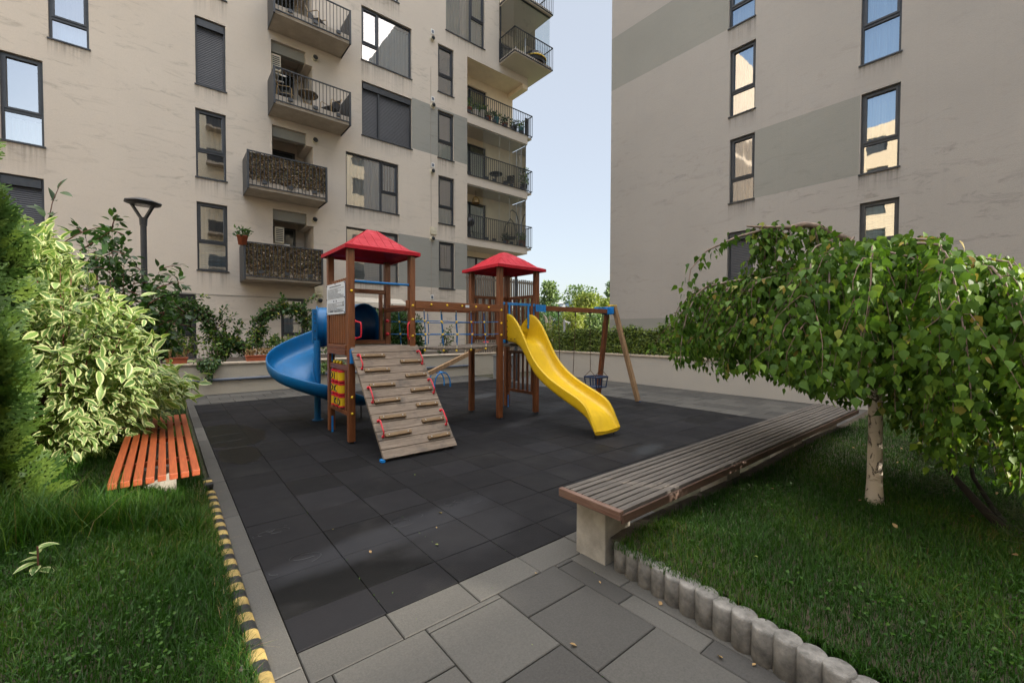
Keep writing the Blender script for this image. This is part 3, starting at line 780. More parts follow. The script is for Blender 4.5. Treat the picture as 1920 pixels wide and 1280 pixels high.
# balcony recesses
v_soff = [FL(512, 91)[1], FL(512, 246)[1]-0.0, None, None]
uR0, uR1 = FL(510.5, 300)[0], FL(587, 300)[0]
slab_v = [FL(501.3, 55)[1], FL(501.8, 215.5)[1], FL(455, 366)[1], FL(449, 527.5)[1]]
slab_t = .20
REC = []
lv = [s+slab_t+.01 for s in slab_v]
tops = [HB-2] + [s-.28 for s in slab_v[:3]]
tops[0] = lv[0]+2.35
holes = [(q[0], q[1], q[2], q[3], .62, True) for q, _ in WL]
for i in range(4):
    holes.append((uR0, lv[i], uR1, tops[i], 1.35, False))
# ground floor opening under the awning
aw0, aw1 = FL(650, 565)[0], FL(752, 565)[0]
gv = FL(700, 575)[1]
holes.append((aw0+.1, .9, aw1+.25, gv, .9, True))
bands = []
def band(x0, yt0, x1, yt1, yb0):
    a = FL(x0, yt0); b = FL(x0, yb0); u1 = FL(x1, yt1)[0]
    bands.append((a[0], b[1], u1, a[1]))
bands.append((FL(772.5, 230)[0], FL(876, 309)[1], uL, FL(876, 222.5)[1]))
bands.append((FL(747.5, 480)[0], FL(876, 544)[1], uL, FL(876, 458)[1]))
u935 = FL(936, 60)[0]
vtopL1 = FL(876, 106)[1]
vB = FL(935, 120)[1]
LD = 1.25                                        # depth of the corner loggias
fl_v = [(FL(876, 211)[1], FL(876, 229)[1]), (FL(876, 327.5)[1], FL(876, 343.75)[1]), (FL(876, 445)[1], FL(876, 459)[1])]
mb = MB(); mb.T = T_L
facade(mb, -14, uC, 0, HB, holes, bands, skip=[(uL, 0, uC, vtopL1), (u935, vB, uC, HB)])
LOGGIA0 = None
# hanging boxes and recessed lintels in the balcony recesses
ub = FL(574.5, 300)[0]
for i in range(4):
    t = tops[i]
    bb(mb, ub, t-.42, -1.34, uR1-.001, t-.001, -.001, 0)
    bb(mb, uR0+.001, t-.34, -.30, ub-.001, t-.001, -.12, 1)
# inner wall of the corner loggias, its left return, the ceilings and the gable
dholes = []
DW = []
for k, (vt, vb_) in enumerate(fl_v):
    dholes.append((uL+.1, vt+.02, uL+2.0, vt+2.15, .6, True)); DW.append((uL+.1, vt+.02, uL+2.0, vt+2.15))
dholes.append((uL+.3, 1.0, uL+2.6, fl_v[2][1]-.25, .6, True)); DW.append((uL+.3, 1.0, uL+2.6, fl_v[2][1]-.25))
k0_ = len(mb.m); facade(mb, uL, uC, 0, vtopL1, dholes, dfront=-LD)
mb.quad((uL, 0, 0), (uL, 0, -LD), (uL, vtopL1, -LD), (uL, vtopL1, 0))
mb.quad((uL, vtopL1, 0), (uL, vtopL1, -LD), (uC, vtopL1, -LD), (uC, vtopL1, 0))
mb.quad((uC, 0, -LD), (uC, 0, -14), (uC, HB, -14), (uC, HB, -LD))
mb.quad((uC, vtopL1, 0), (uC, vtopL1, -LD), (uC, vB, -LD), (uC, vB, 0))
bb(mb, uC-.34, vtopL1-.22, -LD+.001, uC-.001, vtopL1-.001, -.001)
facade(mb, u935, uC, vB, HB, [(u935+.3, vB+.05, u935+2.2, vB+2.2, .6, True)], dfront=-LD)
mb.quad((u935, vB, 0), (u935, vB, -LD), (u935, HB, -LD), (u935, HB, 0))
mb.m[k0_:] = [3 if q == 0 else q for q in mb.m[k0_:]]
mb.quad((-14, HB, 0), (uC, HB, 0), (uC, HB, -14), (-14, HB, -14)); mb.quad((-14, 0, -14), (uC, 0, -14), (uC, HB, -14), (-14, HB, -14)); mb.quad((-14, 0, 0), (-14, 0, -14), (-14, HB, -14), (-14, HB, 0))
wall = mb.build('wall', [STUCCO, STUCCO_G, DARKROOM, LOGGIA], LB, recalc=False)
m = MB(); m.T = T_L; v_ = FL(292, 547.5)[1]
bb(m, -6, v_-.012, .001, uR0+1.2, v_+.012, .014); m.build('ledge', STUCCO_G, wall)
for (q, kw) in WL: window(T_L, q, LB, **kw)
for q in DW: window(T_L, q, LB, kind='door', dfront=-LD, cur=[('green' if q[1] > 3 else 'grey', 0, 1)], sill=False)
window(T_L, (u935+.3, vB+.05, u935+2.2, vB+2.2), LB, kind='door', dfront=-LD, cur=[('cream', 0, 1)], sill=False)
for i in range(4):                                # balcony doors at the back of the recesses
    a = (uR0+.12, lv[i]+.02, uR0+1.0, lv[i]+2.05)
    f = MB(); f.T = T_L
    for (u0, v0, u1, v1) in ((a[0], a[1], a[0]+.07, a[3]), (a[2]-.07, a[1], a[2], a[3]), (a[0]+.07, a[3]-.07, a[2]-.07, a[3]), (a[0]+.07, a[1], a[2]-.07, a[1]+.1)):
        bb(f, u0, v0, -1.345, u1, v1, -1.27)
    d_ = f.build('door', ANTHR, LB)
    g = MB(); g.T = T_L; bb(g, a[0]+.07, a[1]+.1, -1.34, a[2]-.07, a[3]-.07, -1.31); g.build('pane', simple('dark_door_glass', (.03,.035,.035), .05, spec=.8), d_)
    c = MB(); c.T = T_L; c.lathe((uR0+.7, 0, 0), [(0, 0), (.001, 0)]) if False else None
    c.T = None; c.lathe((uR0+.75, YL+.75, tops[i]-.03), [(.0, .0), (.09, .0), (.1, .012), (.1, .028)]); c.build('ceiling_light', WHITE, LB)

# projecting balconies
def balcony(x_l, x_r, vb_, depth, label_rail, camo=False, idx=0):
    u0, u1 = x_l, x_r
    b = MB(); b.T = T_L; bb(b, u0+.03, vb_, .001, u1-.03, vb_+slab_t, depth-.03)
    bal = b.build('balcony', SLABC, LB, bevel=.008)
    k = MB(); k.T = T_L; bb(k, u0+.04, vb_+slab_t+.001, depth-.16, u1-.04, vb_+slab_t+.10, depth-.035); k.build('kerb', SLABC, bal)
    f = railing(T_L, [(u0+.02, depth+.01), (u1-.02, depth+.01)], vb_+.10, vb_+1.16, pitch=.112)
    for u in (u0+.02, u1-.02): f.box(u-.03, vb_-.02, depth-.03, u+.03, vb_+1.18, depth+.035)
    for t in (.2, .52, .83):
        u = u0+(u1-u0)*t; f.box(u-.07, vb_+.20, depth-.03, u+.07, vb_+.30, depth+.02)
    f.build('railing', ANTHR, bal)
    for u in (u0+.005, u1-.015):
        s = MB(); s.T = T_L; bb(s, u, vb_-.03, .01, u+.012, vb_+1.16, depth); s.build('side_panel', ANTHR, bal)
    if camo:                                       # camouflage netting tied behind the bars: many small leaves
        n = int((u1-u0)*1500); pu = RNG.uniform(u0+.03, u1-.03, n); lo = vb_+(.30 if idx == 2 else .12)
        pv = RNG.uniform(lo, vb_+1.16, n); pd = depth-.03+RNG.normal(0, .012, n)
        pos = np.stack([pu, YL-pd, pv], 1)
        yd = np.stack([RNG.normal(0, .6, n), RNG.normal(0, .3, n), RNG.normal(-.6, .5, n)], 1); zd = np.stack([RNG.normal(0, .5, n), -np.ones(n), RNG.normal(0, .5, n)], 1)
        tv, tf, uv = leaf_tmpl(2, 2, .7); scatter('camouflage_screen', tv, tf, pos, yd, zd, RNG.uniform(.05, .085, n), L_CAMO, bal, uv)
        q = MB(); q.T = T_L; q.quad((u0+.03, lo+.02, depth-.05), (u1-.03, lo+.02, depth-.05), (u1-.03, vb_+1.14, depth-.05), (u0+.03, vb_+1.14, depth-.05)); q.build('screen_backing', simple('camouflage_net', (.045,.038,.027), .9, var=.5, scale=14), bal)
    return bal
def bal_px(left, right, depth_px):
    a = FL(*left); b = FL(*right); return a[0], b[0]
BAL = []
for i, (l, r_, camo) in enumerate([((501.3, 55), (640, 111), False), ((501.8, 215.5), (640, 255), False), ((455, 366), (597.5, 390.5), True), ((449, 527.5), (590, 540), True)]):
    ul, ur = FL(*l)[0], FL(*r_)[0]
    BAL.append((ul, ur, slab_v[i])); balcony(ul, ur, slab_v[i], 1.05, '', camo, i)

# corner loggias: slabs, railings, sliding glass
for k, (vt, vb_) in enumerate(fl_v):
    b = MB(); b.T = T_L; bb(b, uL+.001, vb_, -LD+.001, uC, vt, -.0005); bb(b, uC+.001, vt-.10, -LD-1.2, uC+.33, vt-.012, -.06)
    lg = b.build('balcony', STUCCO, LB)
    f = railing(T_L, [(uL+.03, .03), (uC+.30, .03), (uC+.30, -LD-1.1)], vt+.02, vt+1.08, pitch=.118)
    for t in (.03, .3, .42, .6, .72, .9):
        u = uL+(uC-uL)*t; f.box(u-.09, vt+.06, -.03, u+.09, vt+.16, .03)
    f.build('railing', ANTHR, lg)
    if k == 0:
        q = MB(); q.T = T_L
        bb(q, uC-.02, vt+.05, -.2, uC+.2, vt+1.0, -.16); q.build('divider', ANTHR, lg)
    if k > 0:
        top = fl_v[k-1][1]; g = MB(); g.T = T_L; ug = FL(908, 340)[0]
        edges = [ug+(uC-.02-ug)*t for t in (0, .36, .60, .83, 1.0)]
        for a, c in zip(edges[:-1], edges[1:]): g.quad((a, vt+.02, -.10), (c-.012, vt+.02, -.10), (c-.012, top-.04, -.10), (a, top-.04, -.10))
        for t in range(3):
            a = -.12-t*.38; g.quad((uC-.02, vt+.02, a), (uC-.02, vt+.02, a-.36), (uC-.02, top-.04, a-.36), (uC-.02, top-.04, a))
        g.build('sliding_glass', GLASS2, lg, recalc=False)
        h = MB(); h.T = T_L
        bb(h, uL+.01, top-.045, -.125, uC-.005, top-.002, -.075)
        for a in edges[1:]: bb(h, a-.014, vt+.02, -.108, a-.003, top-.045, -.092)
        for t in range(4): a = -.12-t*.38; bb(h, uC-.025, vt+.02, a-.004, uC-.015, top-.04, a+.004)
        h.build('glass_track', simple('bright_track', (.45,.45,.43), .4, .5), lg)
# the big corner balcony higher up and the next one above it
pf = 1.35
uK = None
d_ = _ray(963, 96); kf = (vB-CAM_H)/d_[2]; pf = YL-d_[1]*kf
d_ = _ray(1033, 136); kf = (vB-CAM_H)/d_[2]; uK = d_[0]*kf
for n_, vv in enumerate((vB, vB+2.75)):
    b = MB(); b.T = T_L; bb(b, u935+.02, vv, .001, uK, vv+.20, pf); bb(b, uC+.001, vv+.001, -LD-1.5, uK-.001, vv+.199, 0.0); bb(b, u935+.02, vv+.002, -LD+.001, uC, vv+.198, 0.0)
    lg = b.build('balcony', STUCCO, LB)
    f = railing(T_L, [(u935-.02, .05), (u935-.02, pf+.03), (uK+.04, pf+.03), (uK+.04, -LD-1.5)], vv+.06, vv+1.16, pitch=.118)
    f.build('railing', ANTHR, lg)
    if n_ == 0:
        g = MB(); g.T = T_L; tp = vv+2.74; ge = [u935+.03+(uK-.05-u935)*t for t in (0, .3, .55, .8, 1)]
        for a, c in zip(ge[:-1], ge[1:]): g.quad((a, vv+.22, pf-.12), (c-.015, vv+.22, pf-.12), (c-.015, tp, pf-.12), (a, tp, pf-.12))
        for (uu) in (u935+.03, uK-.05): g.quad((uu, vv+.22, 0.02), (uu, vv+.22, pf-.13), (uu, tp, pf-.13), (uu, tp, 0.02))
        for t in range(3): a = -t*.8; g.quad((uK-.05, vv+.22, a), (uK-.05, vv+.22, a-.78), (uK-.05, tp, a-.78), (uK-.05, tp, a))
        g.build('sliding_glass', GLASS2, lg, recalc=False)
        h = MB(); h.T = T_L; bb(h, u935+.0, vv+.2, .03, u935+.06, tp, .09); bb(h, u935+.02, tp-.05, pf-.15, uK-.03, tp-.003, pf-.09); h.build('glass_track', ANTHR, lg)
# awning over the ground floor opening
aw = MB(); aw.T = T_L
n = 26
for i in range(n):
    a = aw0+(aw1-aw0)*i/n; c = aw0+(aw1-aw0)*(i+.97)/n
    aw.prism([(a, gv+.35, .03), (c, gv+.35, .03), (c, gv+.12, .55), (a, gv+.12, .55)], (0, .008, .004)); aw.prism([(a, gv+.12, .55), (c, gv+.12, .55), (c, gv-.06-.02*math.sin(i*1.2), .56), (a, gv-.06-.02*math.sin(i*1.2), .56)], (0, 0, .006))
aw.build('awning', AWN, LB, recalc=True)
# round flue terminals, small outlets and a cable running down the plaster
for (x, y) in ((810, 74), (811, 199), (810, 322), (810, 448), (590, 111), (590, 265), (589, 413), (599, 564)):
    u, v = FL(x, y); m = MB(); m.T = T_L
    m.tube([(u, v, .0005), (u, v, .012)], .13, 16, 1); m.tube([(u, v, .012), (u, v, .11)], [.085, .085], 14, 1); m.tube([(u, v, .11), (u, v+.01, .13), (u, v, .16)], [.07, .085, .05], 14, 0)
    m.build('flue_terminal', [ANTHR, CREAM], LB)
for (x, y) in ((811, 60), (811.5, 186), (811.5, 310), (810, 557)):
    u, v = FL(x, y); m = MB(); m.T = T_L; bb(m, u-.08, v-.10, .0005, u+.08, v+.10, .02, 0); bb(m, u-.05, v-.06, .02, u+.05, v+.06, .028, 1); m.build('outlet', [WHITE, PIPE], LB)
for (x, y) in ((812, 433), (597, 545)):
    u, v = FL(x, y); m = MB(); m.T = T_L; bb(m, u-.15, v-.16, .0005, u+.15, v+.16, .06, 0); bb(m, u-.12, v-.03, .06, u+.12, v+.03, .07, 0); m.build('meter_box', [CREAM], LB, bevel=.01)
u, v0 = FL(808.5, 557); m = MB(); m.T = T_L; m.tube([(u, v0+.1, .012), (u+.01, v0+3, .012), (u-.01, v0+6.5, .012), (u, v0+10, .012)], .007, 5); m.build('cable', simple('beige_cable', (.36,.30,.25), .7), LB)

# ---------- right building
RB = thing('apartment_building', 'plain beige apartment block with grey painted panels behind the weeping birch', 'building', (XR, 3, 0))
WR = []
def wr(tl, br, **kw): WR.append((rect(T_R, tl, br, FR), kw))
wr((1368, -50), (1416, 29.5), split=.36, cur=[('grey', 0, .9)])
wr((1369, 96), (1415.5, 203), split=.36, cur=[('grey', 0, 1)])
wr((1368.5, 263), (1413.5, 372), split=.36, cur=[('brown', .36, 1), ('dark', 0, .36)])
wr((1617, -65), (1689.5, 96), split=.38, cur=[('blue', 0, 1)])
wr((1615, 178), (1685.5, 312), split=.37, cur=[('grey', .37, 1)])
wr((1612, 382), (1683.5, 497), split=.40, cur=[('blind:mint', 0, 1)])
wr((1364, 437), (1411, 540), kind='shutter', sashw=0)
YRc = at_x(1147, 100, XR)[0]
uc = -YRc
bR = []
def bandR(x0, x1, pt, pb):
    bR.append((FR(x0, 100)[0] if x0 else uc, FR(*pb)[1], FR(x1, 100)[0], FR(*pt)[1]))
bandR(None, 1369, (1148, 74), (1148, 171)); bandR(1414.5, 1615, (1414, 246), (1414, 372))
bR.append((uc, 0, 20, FR(1160, 598)[1]))
u1920 = FR(1919, 300)[0]
bR.append((FR(1690, 100)[0]+1.3, FR(1414, 246)[1]+2.9+.02, u1920+5, FR(1414, 246)[1]+2.9+2.9*.9)) if False else None
mb = MB(); mb.T = T_R
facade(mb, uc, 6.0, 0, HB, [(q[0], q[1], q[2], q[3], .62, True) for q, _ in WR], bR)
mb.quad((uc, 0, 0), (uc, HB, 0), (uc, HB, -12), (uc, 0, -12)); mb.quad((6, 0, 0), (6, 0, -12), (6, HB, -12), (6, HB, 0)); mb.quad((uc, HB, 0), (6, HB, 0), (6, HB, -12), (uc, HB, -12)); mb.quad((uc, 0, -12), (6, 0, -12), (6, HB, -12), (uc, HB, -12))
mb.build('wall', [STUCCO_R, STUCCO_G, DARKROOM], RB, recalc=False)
for (q, kw) in WR: window(T_R, q, RB, **kw)

# ---------- the block across the courtyard, behind the viewer: it shades the court; openings added in it aim sun beams into the court
OB = thing('apartment_building', 'tall apartment block across the courtyard with openings added for sun beams', 'building', (0, -14, 0))
YO = -11.0
HO = 27.0
T_O = Matrix(((-1,0,0,0),(0,0,1,YO),(0,1,0,0),(0,0,0,1)))           # (u,v,d) -> (-u, YO+d, v)
def sun_hit(p):                                   # where the line from p to the sun meets the courtyard block
    k = (YO-p[1])/SUN_DIR.y; return p[0]+SUN_DIR.x*k, p[2]+SUN_DIR.z*k
OPEN = []
def opening(p0, p1, u_half, x_off=0.0):
    a = sun_hit(p0); b = sun_hit(p1); xm = (a[0]+b[0])/2+x_off
    OPEN.append((xm-u_half, min(a[1], b[1]), xm+u_half, max(a[1], b[1])))
opening((-.62, 5.6, -.30), (-.62, 5.6, 3.3), .95)               # towards the shrubs on the left
opening((5.08, -1.0, .98), (5.08, -1.0, 2.8), .85)             # towards the near side of the birch
opening((.84, 2.0, -.05), (.84, 2.0, .40), .80, .2)                # a sliver on the front paving
mb = MB(); mb.T = T_O
hl = []
for fl in range(10):
    for c in range(13):
        u = -24+c*3.6
        hl.append((u, 1.0+fl*2.95, u+1.5+.6*(c % 3 == 1), 2.7+fl*2.95, .5, True))
op = [(-x1, z0, -x0, z1) for (x0, z0, x1, z1) in OPEN]
def hits(h): return any(h[0] < o[2]+.3 and h[2] > o[0]-.3 and h[1] < o[3]+.3 and h[3] > o[1]-.3 for o in op)
hl = [h for h in hl if not hits(h)]
TX0, TX1, PODH = 1.5, 19.5, 10.5
hl = [h for h in hl if h[3] < PODH-.3 or (h[0] > -TX1+.3 and h[2] < -TX0-.3)]
sk = op+[(-26, PODH, -TX1, HO), (-TX0, PODH, 26, HO)]
facade(mb, -26, 26, 0, HO, hl, skip=sk)
facade(mb, -26, 26, 0, HO, [], skip=sk, dfront=-.6)
mb.build('wall', [simple('ochre_plaster', (.76,.69,.55), .9, var=.1), STUCCO_G, DARKROOM], OB, recalc=False)
g = MB(); g.T = T_O
for h in hl: g.quad((h[0], h[1], -.15), (h[2], h[1], -.15), (h[2], h[3], -.15), (h[0], h[3], -.15))
g.build('window_glass', simple('dark_pane', (.05,.06,.07), .08, spec=.8), OB, recalc=False)['kind'] = 'stuff'
b = MB(); b.T = T_O
for fl in range(1, 10):
    for c in (1, 5, 9): 
        u = -24+c*3.6; bx = (u-.4, .8+fl*2.95, u+3.0, .95+fl*2.95)
        if hits((bx[0], bx[1]-.2, bx[2], bx[3]+1.3)): continue
        if bx[3]+1.0 > PODH and not (bx[0] > -TX1 and bx[2] < -TX0): continue
        bb(b, bx[0], bx[1], .001, bx[2], bx[3], 1.1); bb(b, bx[0], bx[3], 1.05, bx[2], bx[3]+1.0, 1.1, 1)
b.build('balcony_row', [SLABC, ANTHR], OB)['kind'] = 'stuff'
# louvre bars added across the first opening to dim its sun beam
lv_ = MB(); lv_.T = T_O
for o in op[:1]:
    z = o[1]
    while z < o[3]: bb(lv_, o[0], z, -.4, o[2], z+.022, -.37); z += .13
lv_.build('sun_dimming_louvre', ANTHR, OB)

# ---------- the block that closes the yard on the far left; its sunlit front is what the right-hand panes mirror
WB = thing('apartment_building', 'cream apartment block closing the yard on the left, mirrored in the right windows', 'building', (-24, 5, 0))
T_W = Matrix(((0,0,1,-24),(1,0,0,0),(0,1,0,0),(0,0,0,1)))            # (u, v, d) -> (-24+d, u, v)
wh_ = [(-8+c*3.4, 1.1+fl*2.95, -8+c*3.4+1.6, 2.7+fl*2.95, .5, True) for fl in range(7) for c in range(8)]
mb = MB(); mb.T = T_W
facade(mb, -10, 20, 0, 21.5, wh_)
mb.quad((-10, 21.5, 0), (20, 21.5, 0), (20, 21.5, -10), (-10, 21.5, -10)); mb.quad((20, 0, 0), (20, 0, -10), (20, 21.5, -10), (20, 21.5, 0)); mb.quad((-10, 0, 0), (-10, 21.5, 0), (-10, 21.5, -10), (-10, 0, -10))
mb.build('wall', [simple('cream_plaster', (.68,.60,.46), .9, var=.08), STUCCO_G, DARKROOM], WB, recalc=False)
g = MB(); g.T = T_W
for h in wh_: g.quad((h[0], h[1], -.15), (h[2], h[1], -.15), (h[2], h[3], -.15), (h[0], h[3], -.15))
g.build('window_glass', bpy.data.materials['dark_pane'], WB, recalc=False)['kind'] = 'stuff'
# ------------------------------------------------------------ playset
PS = thing('playset', 'wooden climbing frame with two red roofed towers, rope bridge, blue and yellow slides', 'playground set', (3.4, 6.1, 0))
PW = .088
X0, X1, Y0, Y1 = 1.925, 2.80, 5.73, 6.60            # near tower posts
FX0, FX1, FY0, FY1 = 4.44, 5.28, 5.745, 6.60         # far tower posts
DZ = 1.29
def post(x, y, z0, z1, foot_side, caps=(), parent=PS):
    m = MB(); h = PW/2
    m.box(x-h, y-h, z0, x+h, y+h, z1)
    p = m.build('post', W_Z, parent, bevel=.008)
    f = MB()
    fx, fy = foot_side
    f.box(x+fx*h-(.014 if fy else .003), y+fy*h-(.014 if fx else .003), .0, x+fx*h+(.014 if fy else .003), y+fy*h+(.014 if fx else .003), .24)
    for z in (.06, .18): f.ball((x+fx*(h+.003), y+fy*(h+.003), z), .007)
    f.build('metal_foot', BLUEM, p)
    if caps:
        c = MB()
        for (z, (cx, cy)) in caps: c.ball((x+cx*h, y+cy*h, z), .019, sz=1)
        c.build('bolt_cap', YEL2, p)
    return p
yF = (0, -1)
post(X0, Y0, .02, 2.60, (1, 0), [(2.03, yF), (.62, yF), (.4, yF)])
post(X0, Y1, .02, 2.60, (0, -1))
post(X1, Y0, .02, 2.60, (1, 0), [(1.87, yF), (1.67, yF), (1.43, yF)])
post(X1, Y1, .02, 2.60, (1, 0))
post(FX0, FY0, .02, 2.60, (1, 0), [(1.86, yF), (1.64, yF), (1.44, yF)])
post(FX0, FY1, .02, 2.60, (1, 0))
post(FX1, FY0, .02, 2.60, (1, 0), [(2.2, (1, 0))])
post(FX1, FY1, .02, 2.60, (0, -1))

def roof(xa, xb, ya, yb, ov=.10, z=2.58, h=.385, flat=.05):
    cx, cy = (xa+xb)/2, (ya+yb)/2; W = (xb-xa)/2+ov; D = (yb-ya)/2+ov
    m = MB()
    prof = [(1.0, 0.0), (1.0, .048), (.80, .085), (.45, .235), (flat/W, h), (0, h)]
    rows = []
    for (s, dz) in prof:
        rows.append([(cx-W*s, cy-D*s, z+dz), (cx+W*s, cy-D*s, z+dz), (cx+W*s, cy+D*s, z+dz), (cx-W*s, cy+D*s, z+dz)])
    m.grid(rows, sm=False, close_u=True)
    under = [(1.0, 0.0), (.97, 0.0), (.96, .03), (.79, .06), (.44, .21), (0, h-.03)]
    m.grid([[(cx-W*s, cy-D*s, z+dz), (cx+W*s, cy-D*s, z+dz), (cx+W*s, cy+D*s, z+dz), (cx-W*s, cy+D*s, z+dz)] for s, dz in under], sm=False, close_u=True)
    # raised boards running down each slope, in two staggered courses
    sl = [(.985, .050), (.80, .087), (.45, .237), (flat/W*1.3, h-.012)]
    def zat(s):
        for (s0, a), (s1, b) in zip(sl[:-1], sl[1:]):
            if s1 <= s <= s0: return a+(b-a)*(s0-s)/(s0-s1)
        return h
    nb = 9
    for side in range(4):
        Wd, Dp = (W, D) if side in (0, 2) else (D, W)
        def P(a, s, lift):
            if side == 0: q = (cx+a, cy-Dp*s)
            elif side == 1: q = (cx+Dp*s, cy+a)
            elif side == 2: q = (cx-a, cy+Dp*s)
            else: q = (cx-Dp*s, cy-a)
            return (q[0], q[1], z+zat(s)+lift)
        for i in range(nb):
            a0 = -Wd+2*Wd*i/nb+.004; a1 = -Wd+2*Wd*(i+1)/nb-.004
            for (sa, sb) in ((.985, .80), (.795, .62 if i % 2 else .53), (.615 if i % 2 else .525, .32), (.315, .06)):
                lo, hi = max(a0, -Wd*sb), min(a1, Wd*sb)
                l2, h2 = max(a0, -Wd*sa), min(a1, Wd*sa)
                if h2-l2 < .01: continue
                if hi-lo < .01:
                    sc_ = min(abs(a0), abs(a1))/Wd
                    if a0 < 0 < a1 or sc_ > sa-.02: continue
                    am = a0 if abs(a0) < abs(a1) else a1
                    lo = hi = am; sb_ = max(sb, abs(am)/Wd)
                else: sb_ = sb
                pts = [P(l2, sa, .0045), P(h2, sa, .0045), P(hi, sb_, .0045), P(lo, sb_, .0045)]
                m.prism(pts, (0, 0, -.008))
    return m.build('roof', ROOFR, PS, recalc=True)
roof(X0, X1, Y0, Y1); roof(FX0, FX1, FY0, FY1, ov=.13, h=.36)

def part(mb, name, mat, parent=PS, bevel=.005): return mb.build(name, mat, parent, bevel=bevel)
# near tower platform
m = MB(); 
for i in range(7): m.box(X0-.03, Y0+.03+i*.122, DZ-.035, X1+.03, Y0+.03+i*.122+.114, DZ)
part(m, 'deck', DECK_W)
m = MB(); m.box(X0-PW/2-.02, Y0+PW/2, DZ-.115, X0-PW/2+.03, Y1-PW/2, DZ-.04); m.box(X0-PW/2-.015, Y0+PW/2, DZ-.035, X0+.02, Y1-PW/2, DZ+.02); part(m, 'side_beam', W_Y)
m = MB(); m.box(X0, Y1-.03, DZ+.005, X1, Y1+.03, DZ+.07); part(m, 'threshold', W_X)
m = MB(); m.box(X0+PW/2, Y1-.03, 2.085, X1-PW/2, Y1+.03, 2.15); part(m, 'header_rail', W_X)
m = MB(); m.box(2.665, Y1-.045, DZ+.075, 2.71, Y1+.02, 2.08)
for z in (1.42, 1.55, 1.68, 1.82): m.ball((2.688, Y1-.046, z), .008, 0)
part(m, 'slide_frame_stud', W_Z)
m = MB(); m.tube([(X0+PW/2, Y0, 2.165), (X1-PW/2, Y0, 2.165)], .017, 12); part(m, 'cross_bar', BLUEM, bevel=0)
def grab(px, z0, z1, side):
    m = MB(); y = Y0-PW/2
    pts = [(px, y+.03, z1), (px+side*.02, y-.0, z1-.004), (px+side*.055, y-.05, z1-.02), (px+side*.06, y-.055, z1-.06), (px+side*.06, y-.055, z0+.06), (px+side*.055, y-.05, z0+.02), (px+side*.02, y, z0+.004), (px, y+.03, z0)]
    m.tube(pts, .011, 8)
    for z in (z0, z1): m.cyl((px+side*.0, y+.02, z), (px+side*.012, y+.02, z), .022, 10)
    return part(m, 'grab_handle', RED, bevel=0)
grab(X0+PW/2, 1.40, 1.63, 1); grab(X1-PW/2, 1.38, 1.62, -1)
# boarded left side with the notice
m = MB(); n = 8
for i in range(n):
    y0 = Y0+PW/2+.008+(Y1-Y0-PW-.01)*i/n; y1 = Y0+PW/2+.008+(Y1-Y0-PW-.01)*(i+.93)/n
    pts = []
    for k in range(7):
        a = math.pi*k/6; pts.append((X0-.005-.030*math.sin(a), (y0+y1)/2-(y1-y0)/2*math.cos(a)))
    m.prism([(p[0], p[1], 1.325) for p in pts], (0, 0, .885))
part(m, 'board_panel', W_Z, bevel=0)
m = MB(); m.box(X0-.052, 5.80, 1.735, X0-.044, 6.60, 2.165)
nb_ = m; xs_ = X0-.0535
def textline(y_left, y_right, z, hgt):            # a row of small printed marks
    y = y_left
    while y > y_right+.01:
        wd = random.uniform(.012, .05)
        m.box(xs_, max(y-wd, y_right), z, xs_+.001, y, z+hgt); y -= wd+.010
textline(6.47, 5.96, 2.115, .016)
z = 2.085
for k in range(9): textline(6.55, 5.84+random.choice((0, 0, .1, .25)), z, .0075); z -= .0165
z -= .02
for yy in (6.27, 6.16): m.box(xs_, yy-.02, z-.012, xs_+.001, yy+.02, z+.012)
z -= .035
for k in range(8): textline(6.55, 5.84+random.choice((0, .05, .3)), z, .0075); z -= .0165
textline(6.45, 6.30, 1.765, .022); textline(6.24, 5.98, 1.778, .007); textline(6.24, 5.86, 1.762, .007)
m.tube([(xs_, 5.86+.022*math.cos(a), 1.87+.03*math.sin(a)) for a in np.linspace(0, 6.283, 17)], .003, 4)
m.m[6:] = [1]*(len(m.m)-6); sg = m.build('notice_board', [SIGNW, INK], PS)
m = MB()
for (y, z) in ((5.81, 2.15), (6.59, 2.15), (5.81, 1.95), (6.59, 1.95), (5.81, 1.75), (6.59, 1.75), (6.2, 2.155)): m.ball((X0-.053, y, z), .010)
m.build('screw_cap', DKBLUE, sg)
# noughts and crosses panel below
for z0, z1, n_ in ((.965, 1.035, 'upper_rail'), (.36, .415, 'lower_rail')):
    m = MB(); m.box(X0-.03, Y0+PW/2, z0, X0+.03, Y1-PW/2, z1); part(m, 'rail', W_Y)
m = MB(); m.box(X0-.025, Y0+PW/2+.09, .415, X0+.02, Y0+PW/2+.14, .965); part(m, 'panel_stud', W_Z)
m = MB(); m.box(X0-.025, Y1-PW/2-.13, .415, X0+.02, Y1-PW/2-.08, .965); part(m, 'panel_stud', W_Z)
m = MB()
for y in (6.42, 6.28, 6.14): m.ball((X0, y, 1.055), .026, 0)
part(m, 'counting_knob', YEL2, bevel=0)
m = MB()
for z in (.48, .66, .84): m.cyl((X0, Y0+.1, z-.09), (X0, Y0+.101, z-.09), .002)
marks = [['O', 'I', ''], ['O', 'X', ''], ['', 'X', 'O']]
